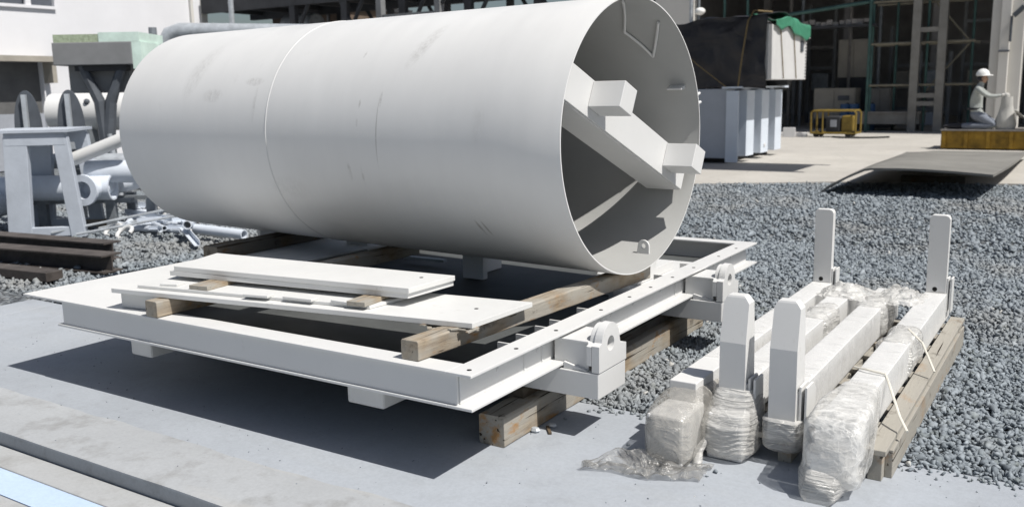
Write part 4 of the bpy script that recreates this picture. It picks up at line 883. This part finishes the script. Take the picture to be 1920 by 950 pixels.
# ------------------------------------------------------------------ the big cylinder
def big_cylinder():
    o = (-2.045, 4.425, .52); t = thing('steel_cylinder', 'huge pale grey open ended steel cylinder lying on the white frame', 'cylinder', o, rz=-.0872)
    RO, RI, LEN = .724, .716, 3.83; CZ = .724
    n = 128
    def ring(x, r, c0=0): return [(x, r*math.cos(2*math.pi*i/n), CZ+r*math.sin(2*math.pi*i/n)) for i in range(n)]
    xs = [0, -.4, -.8, -1.2, -1.66, -2.17, -2.7, -3.2, -LEN]
    rings = [ring(-x_, RI) for x_ in [LEN, 2.6, 1.3, .004]]
    rings = [ring(-LEN, RI), ring(-2.4, RI), ring(-1.2, RI), ring(-.003, RI), ring(0, RI+.001), ring(0, RO-.001)]+[ring(x-(.003 if x == 0 else 0), RO) for x in xs]
    rings.append(ring(-LEN, RI))
    ob = MB().loft(rings, cap=False)
    me_off = Vector((0, 0, 0))
    def bl(mb, name, mat, par=t, **k):
        ob = mb.build(name, mat, par, **k); return ob
    sh = bl(ob, 'shell', 'shell', smooth=True)
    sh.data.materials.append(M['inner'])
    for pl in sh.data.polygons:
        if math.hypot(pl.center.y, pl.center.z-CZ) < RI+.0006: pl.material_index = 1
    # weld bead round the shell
    m = 160; rr = []
    for i in range(m):
        q = 2*math.pi*i/m; wv = .002*N3(q*6, 0, 0)
        cx = -2.17+wv
        rr.append([(cx+.0065*math.cos(a), (RO+.0030*math.sin(a))*math.cos(q), CZ+(RO+.0030*math.sin(a))*math.sin(q)) for a in [2*math.pi*j/6 for j in range(6)]])
    rr.append(rr[0]); bl(MB().loft(rr, cap=False), 'weld_bead', 'white', sh, smooth=True)
    # stiffening box beam across the open end
    tilt = R(-24.3); cz = CZ+.035
    def T(a, p, x): return (x, a*math.cos(tilt)-p*math.sin(tilt), cz+a*math.sin(tilt)+p*math.cos(tilt))
    def bx(a0, a1, p0, p1, x0, x1): return MB().add([T(a, p, x) for x in (x0, x1) for a, p in ((a0, p0), (a1, p0), (a1, p1), (a0, p1))], [(3, 2, 1, 0), (4, 5, 6, 7), (0, 1, 5, 4), (1, 2, 6, 5), (2, 3, 7, 6), (3, 0, 4, 7)])
    bm = MB()
    L0, L1 = -.69, .69
    bm.add(bx(-.685, .685, -.092, .096, -.060, -.048).v, bx(0, 1, 0, 1, 0, 1).f)
    bm.add(bx(-.685, .685, -.096, -.084, -.275, -.0605).v, bx(0, 1, 0, 1, 0, 1).f)
    bm.add(bx(-.685, .685, .084, .096, -.275, -.0605).v, bx(0, 1, 0, 1, 0, 1).f)
    bb = bl(bm, 'cross_beam', 'white', bevel=.003)
    for a in (-.372, .47):
        bl(bx(a-.062, a+.062, -.045, .090, -.047, .135), 'end_bracket', 'white', bb, bevel=.003)
    # lit pad edge as white rod, small clip and lifting eye on the inside wall
    def I(x, deg, d): q = R(deg); return Vector((x, (RI-d)*math.cos(q), CZ+(RI-d)*math.sin(q)))
    cor = [(-.11, 88), (-.328, 54.5), (-.222, 38.1), (-.08, 60)]
    rod = []
    for (xa, da), (xb, db) in zip(cor[:3], cor[1:]):
        rod += [I(xa+(xb-xa)*q/8, da+(db-da)*q/8, .012) for q in range(9)]
    bl(MB().path(rod, .008, 8), 'pad_lit_edge', 'white', smooth=True)  # bright line of the pad's lit edge put in as a white rod
    c = I(-.115, 21.5, 0); g = MB(); g.prism([(c.y, c.z-.012), (c.y-.05, c.z-.02), (c.y-.052, c.z-.012), (c.y, c.z+.01)], -.165, -.07, 'x'); bl(g, 'clip', 'white')
    th = R(-68.3); cy, czz = RI*math.cos(th), CZ+RI*math.sin(th)
    eye = [(-.155, czz-.01), (-.075, czz-.01), (-.075, czz+.035)]+[(-.112+.037*math.cos(a), czz+.04+.037*math.sin(a)) for a in [R(x) for x in range(10, 181, 17)]]
    bl(MB().plate_hole(eye, (-.112, czz+.042), .014, cy-.006, cy+.006, 'y'), 'lifting_eye', 'white', bevel=.002)
    # studs on the far rim
    for a in (13, 17): q2 = R(a); bl(MB().tube((-.01, RO*math.cos(q2)-.002, CZ+RO*math.sin(q2)), (-.01, (RO+.035)*math.cos(q2), CZ+(RO+.035)*math.sin(q2)), .009, 8), 'stud', 'white')
    # saddle feet welded below
    for x in (-.28, -3.5):
        bl(MB().prism([(.16, -.212), (.34, -.212), (.34, .078), (.25, .038), (.16, .011)], x, x+.03, 'x'), 'saddle_foot', 'white')
big_cylinder()
# chocks beside the shell on the deck
for k, (x, y, s) in enumerate(((-2.40, 4.93, .16), (-2.72, 5.25, .2))):
    b = MB(); z0 = .331 if k == 0 else .3045; b.prism([(y, z0), (y+s*1.8, z0), (y+s*1.8, .50), (y+s*1.2, .50)], x, x+.12, 'x')
    tag(b.build('steel_chock', 'white', bevel=.004), ['white wedge chock beside the open end of the cylinder', 'white wedge chock farther back beside the cylinder'][k], 'chock', 'chocks on the frame deck')

# ------------------------------------------------------------------ pallet with wrapped bracket bars
BEFORE = set(bpy.data.objects)
def pallet():
    o = (-.98, 4.65, 0); t = thing('wooden_pallet', 'long weathered wooden pallet under the wrapped bracket bars', 'pallet', o)
    for x in (-1.36, -1.0, -.645):
        MB(o).box(x, x+.055, 3.50, 5.82, 0, .095).build('stringer', 'wood2', t, bevel=.003)
    for k in range(9):
        y = 3.48+k*.272; MB(o).box(-1.37, -.600+.004*math.sin(k*3), y, y+.10, .0955, .118).build('deck_board', 'wood2', t, bevel=.002)
    MB(o).box(-.650, -.572, 3.46, 5.86, .119, .142).build('edge_board', 'wood2', t, bevel=.003)
    MB(o).box(-.590, -.560, 3.55, 5.75, .0, .1175).build('edge_board', 'wood2', t, bevel=.003)
pallet()

def sring(cx, cz, a, b, y, n=40, e=3.2, amp=0, seed=0, axis='y', cy=None, wr=1.0, fold=0, fq=38):
    """one rounded-square ring of a film wrap: soft bulges plus overlapping turns of film"""
    out = []
    for i in range(n):
        t = 2*math.pi*i/n; c, s = math.cos(t), math.sin(t)
        r = (abs(c)**e+abs(s)**e)**(-1/e)
        k = 1+amp*(N3(c*1.6+seed, s*1.6, y*4*wr)+.45*N3(c*3.2, s*3.2+seed, y*9*wr))
        if fold:
            ph = y*fq+1.5*N3(c*1.2+seed, s*1.2, y*5)+.35*c; fr = ph-math.floor(ph); k += fold*(fr**3)*(.6+.8*abs(N3(c*2, s*2+seed, math.floor(ph)*1.7)))
        if axis == 'y': out.append((cx+a*r*c*k, y, cz+b*r*s*k))
        else: out.append((cx+a*r*c*k, cz+b*r*s*k, y))
    return out

def bracket_bar(lab, xc, near, y0, y1, w=.12, zb=.145, zt=.312, film_lo=None):
    """white bar lying along the pallet with an upright bracket at one end and plastic film round it"""
    o = (xc, (y0+y1)/2, zb); t = thing('bracket_bar', lab, 'bracket bar', o, 'white bracket bars on the pallet')
    MB(o).box(xc-w/2, xc+w/2, y0, y1, zb, zt).build('bar', 'white2', t, bevel=.004)
    pw = min(w*1.06, .110)
    if near:
        yf = y0-.0205; pw = .112; x0, x1 = xc-pw/2, xc+pw/2; zk = .487; ztop = .682
        ch = .022
        def rg(z, f, bk, a, c): return [(a, f, z), (c, f, z), (c, bk, z), (a, bk, z)]
        rings = [rg(.10, yf, yf+.019, x0, x1), rg(.143, yf, yf+.019, x0, x1), rg(zt+.002, yf, yf+.0195, x0, x1), rg(zt+.0035, yf, yf+.125, x0, x1), rg(zk, yf, yf+.115, x0, x1), rg(ztop-.03, yf+.036, yf+.105, x0+.002, x1-.002), rg(ztop-.008, yf+.041, yf+.10, x0+.012, x1-.018), rg(ztop, yf+.045, yf+.096, x0+.018, x1-.026)]
        p = MB(o).loft(rings).build('upright', 'white2', t, bevel=.003)
        MB(o).prism([(yf+.02, .14), (yf+.16, .14), (yf+.16, .30), (yf+.12, .335), (yf+.02, .335)], x1+.007, x1+.017, 'x').build('cheek_plate', 'white2', t, bevel=.002)
        MB(o).prism([(yf+.02, .14), (yf+.16, .14), (yf+.16, .30), (yf+.12, .335), (yf+.02, .335)], x1+.030, x1+.040, 'x').build('cheek_plate', 'white2', t, bevel=.002)
        MB(o).box(x1+.0175, x1+.0295, yf+.12, yf+.13, .14, .31).build('web_plate', 'white2', t)
    else:
        yf = y1-.16; x0, x1 = xc-pw/2, xc+pw/2; ztop = .778
        poly = [(x0, zt+.002), (x1, zt+.002), (x1, ztop-.022), (x1-.008, ztop-.006), (x1-.024, ztop), (x0+.015, ztop), (x0, ztop-.012)]
        MB(o).plate_hole(poly, (xc-.006, .333), .0001, yf, yf+.055, 'y').build('upright', 'white2', t, bevel=.003)
        MB(o).tube((xc-.006, yf-.0015, .335), (xc-.006, yf+.01, .335), .0135, 16).build('hole', 'hole', t)
        for d in (.001, .022): MB(o).box(x1+d, x1+d+.010, yf+.005, yf+.09, .20, .405).build('cheek_plate', 'white2', t, bevel=.002)
    return t, o

# bar positions measured across the pallet
X1, X2, X3, X4 = -1.385, -1.198, -.985, -.722

def wrap_loft(name, parent, off, rings, mat): 
    ob = MB(off).loft(rings, cap=True).build(name, mat, parent, smooth=False); ob.data.shade_smooth(); return ob

def build_bars():
    # bar 1: far upright on the left
    t, o = bracket_bar('white bracket bar whose upright stands at the far end, leftmost of the four', X1, False, 3.40, 5.86, .12)
    MB(o).box(X1-.075, X1+.085, 3.19, 3.44, .015, .225).build('end_block', 'white2', t, bevel=.012)
    n = 70; rings = []
    for k in range(n+1):
        v = k/n; y = 3.15+.56*v; s = math.sin(min(1, .30+v*4.0)*math.pi/2); q = max(0, v-.5)/.5
        rings.append(sring(X1+.012, .122+.07*v, (.110-.05*q)*s, (.128-.055*q)*s, y, 72, 3.6, .035, 3, fold=.03, fq=16))
    wrap_loft('plastic_wrap', t, o, rings, 'filmd')
    def film_sleeve(t, o, xc, w, y0, y1, seed, zb=.143, zt=.314):
        rings = []; m = 60
        for k in range(m+1):
            y = y0+(y1-y0)*k/m; band = .0035*max(0, math.sin(y*19+seed))**6
            rings.append(sring(xc, (zb+zt)/2, w/2+.006+band, (zt-zb)/2+.006+band, y, 36, 7, .022, seed))
        wrap_loft('film_sleeve', t, o, rings, 'filmtop')
    film_sleeve(t, o, X1, .12, 3.8, 5.6, 1)
    # bar 2, bar 3: near uprights
    for xc, lab, sd, l0 in ((X2, 'white bracket bar with a near upright, its foot bagged in thick film', 11, 3.50), (X3, 'white bracket bar with a near upright, its foot wrapped low in thin film', 23, 3.50)):
        t, o = bracket_bar(lab, xc, True, 3.50, 5.70, .122)
        film_sleeve(t, o, xc, .122, 3.72, 5.68, sd)
        rings = []; n = 34
        n = 90
        if xc == X2:
            MB(o).box(xc-.075, xc+.080, 3.39, 3.497, .0, .20).build('end_block', 'white2', t, bevel=.012)
            for k in range(n+1):
                v = k/n; z = -.012+.30*v; s = math.sin(min(1, .30+v*3.2)*math.pi/2); q = max(0, v-.55)/.45
                rings.append(sring(xc+.006, 3.495+.065*q, (.112-.03*q)*s, (.142-.052*q)*s, z, 72, 3.4, .03, sd, 'z', wr=1.4, fold=.045, fq=46))
            wrap_loft('plastic_wrap', t, o, rings, 'film')
            b = MB(o); b.path([(xc-.06, 3.38, .10), (xc-.085, 3.33, .05), (xc-.075, 3.29, .0), (xc-.06, 3.27, -.03)], [.012, .02, .022, .012], 10); q = b.build('wrap_tail', 'film', t, smooth=True)
        else:
            for k in range(n+1):
                v = k/n; z = .03+.16*v; s = math.sin(min(1, .12+v*2.6)*math.pi/2)
                rings.append(sring(xc+.004, 3.55, .085*s, .115*s, z, 64, 3.6, .03, sd, 'z', wr=1.4, fold=.04, fq=34))
            wrap_loft('plastic_wrap', t, o, rings, 'film')
    # bar 4: far upright on the right, big wrapped front end
    t, o = bracket_bar('white bracket bar with a far upright, its front end bagged in white film', X4, False, 3.33, 5.86, .122)
    MB(o).box(X4-.085, X4+.075, 3.30, 3.50, .10, .29).build('end_block', 'white2', t, bevel=.012)
    film_sleeve(t, o, X4, .122, 3.75, 5.7, 31)
    rings = []; n = 80
    for k in range(n+1):
        v = k/n; y = 3.20+.52*v; s = math.sin(min(1, .35+v*4.5)*math.pi/2); q = max(0, v-.5)/.5
        rings.append(sring(X4-.006, .165+.055*v, (.110-.032*q)*s, (.135-.035*q)*s, y, 84, 6.5, .014, 41, fold=.018, fq=14))
    wrap_loft('plastic_wrap', t, o, rings, 'filmw')
    # crumpled tail of film at the toe of bar 4 and tape band in the middle
    rings = []
    for k in range(13):
        v = k/12; y = 3.19+.12*v; rings.append(sring(X4-.03, .045+.05*v, .06+.045*v, .05+.05*v, y-.02, 48, 2.6, .16, 55, wr=2))
    wrap_loft('wrap_tail', t, o, rings, 'film')
    rings = []
    for k in range(15):
        v = k/14; y = 4.45+.30*v; rings.append(sring(X4-.005, .228, .082+.010*math.sin(v*8), .10, y, 40, 3, .10, 61, wr=2))
    wrap_loft('film_band', t, o, rings, 'film')
def bar_bands():
    for xc, lab in ((X2, 'clear film bunched round the left near bar halfway along'), (X3, 'clear film bunched round the right near bar by its far end')):
        y0 = 4.75 if xc == X2 else 5.15; rings = []
        for k in range(19):
            v = k/18; y = y0+.34*v; rings.append(sring(xc, .230, .078+.010*math.sin(v*11), .094+.008*math.sin(v*13), y, 48, 4, .07, 71+xc, wr=2, fold=.05, fq=22))
        ob = MB().loft(rings).build('film_band', 'film'); ob.data.shade_smooth(); tag(ob, lab, 'plastic film', 'film bunched round the bars')
build_bars(); bar_bands()

def loose_film():
    # crumpled film heap among the bars at the far end
    for k, (xa, xb, ya, yb, zz, lab) in enumerate(((-1.33, -1.02, 5.30, 5.62, .325, 'crumpled clear film heaped over the left bars by the far upright'), (-1.0, -.74, 5.28, 5.66, .325, 'crumpled clear film heaped over the right bars at the far end'))):
        def fn(u, v):
            f = math.sin(math.pi*u)*math.sin(math.pi*v)
            return (xa+(xb-xa)*u+.02*N3(u*5, v*5, k), ya+(yb-ya)*v+.02*N3(u*5, v*5, k+3), zz+.05*f+.05*abs(N3(u*4.5, v*4.5, k*3))*f+.018*abs(N3(u*9, v*9, k))-.02)
        ob = MB().grid(fn, 46, 46).build('loose_film', 'film'); ob.data.shade_smooth(); tag(ob, lab, 'plastic film', 'crumpled film on the bars')
    # sheet of film trailing on the slab
    def fs(u, v):
        x = -1.66+.46*u; y = 2.99+.02*math.sin(u*8)+(.05+.12*min(1, u*1.6))*v+.12*u
        z = .008+.05*abs(N3(u*5, v*2.5, 2))+.02*abs(N3(u*10, v*6, 7))*(1-v*.3)+.055*math.exp(-((v-.9)/.25)**2)*math.sin(math.pi*min(1, u*1.3+.05))
        return (x, y, z)
    ob = MB().grid(fs, 60, 30).build('film_scrap', 'filmthin'); ob.data.shade_smooth(); tag(ob, 'torn grey film trailing on the slab left of the wrapped bars', 'plastic film')
    b = MB(); b.path([(-.80, 3.93, .322), (-.74, 3.90, .327), (-.662, 3.885, .322), (-.645, 3.87, .29), (-.57, 3.72, .20), (-.53, 3.66, .165)], .0055, 6)
    tag(b.build('packing_strap', 'strap'), 'white packing strap end crossing the rightmost bar near its front', 'strap', 'packing straps')
    b = MB(); b.path([(-.70, 4.66, .335), (-.625, 4.60, .29), (-.55, 4.50, .18)], .0055, 6)
    tag(b.build('packing_strap', 'strap'), 'white packing strap end near the middle of the rightmost bar', 'strap', 'packing straps')
loose_film()
for ob in set(bpy.data.objects)-BEFORE:      # the pallet load stands on the slab edge and gravel, at slab level
    if ob.parent is None: ob.location += Vector((-.03, .125, SZ))

def debris():
    for k, (x, y, s, m, lab) in enumerate(((-2.08, 3.40, .028, 'stone', 'blue grey stone lying at the front timber on the slab'), (-2.04, 3.49, .024, 'stone', 'small pale stone right of the blue grey one on the slab'))):
        b = MB(); b.ball((x, y, SZ+s*.4), s, s*.75, s*.5, 7, 4); tag(b.build('stone', 'galv'), lab, 'stone')
    b = MB(); b.obox((-2.03, 3.44, SZ+.006), .09, .014, .009, -.9); tag(b.build('wood_chip', 'chip'), 'dark wood splinter between the two stones by the timber', 'splinter')
debris()
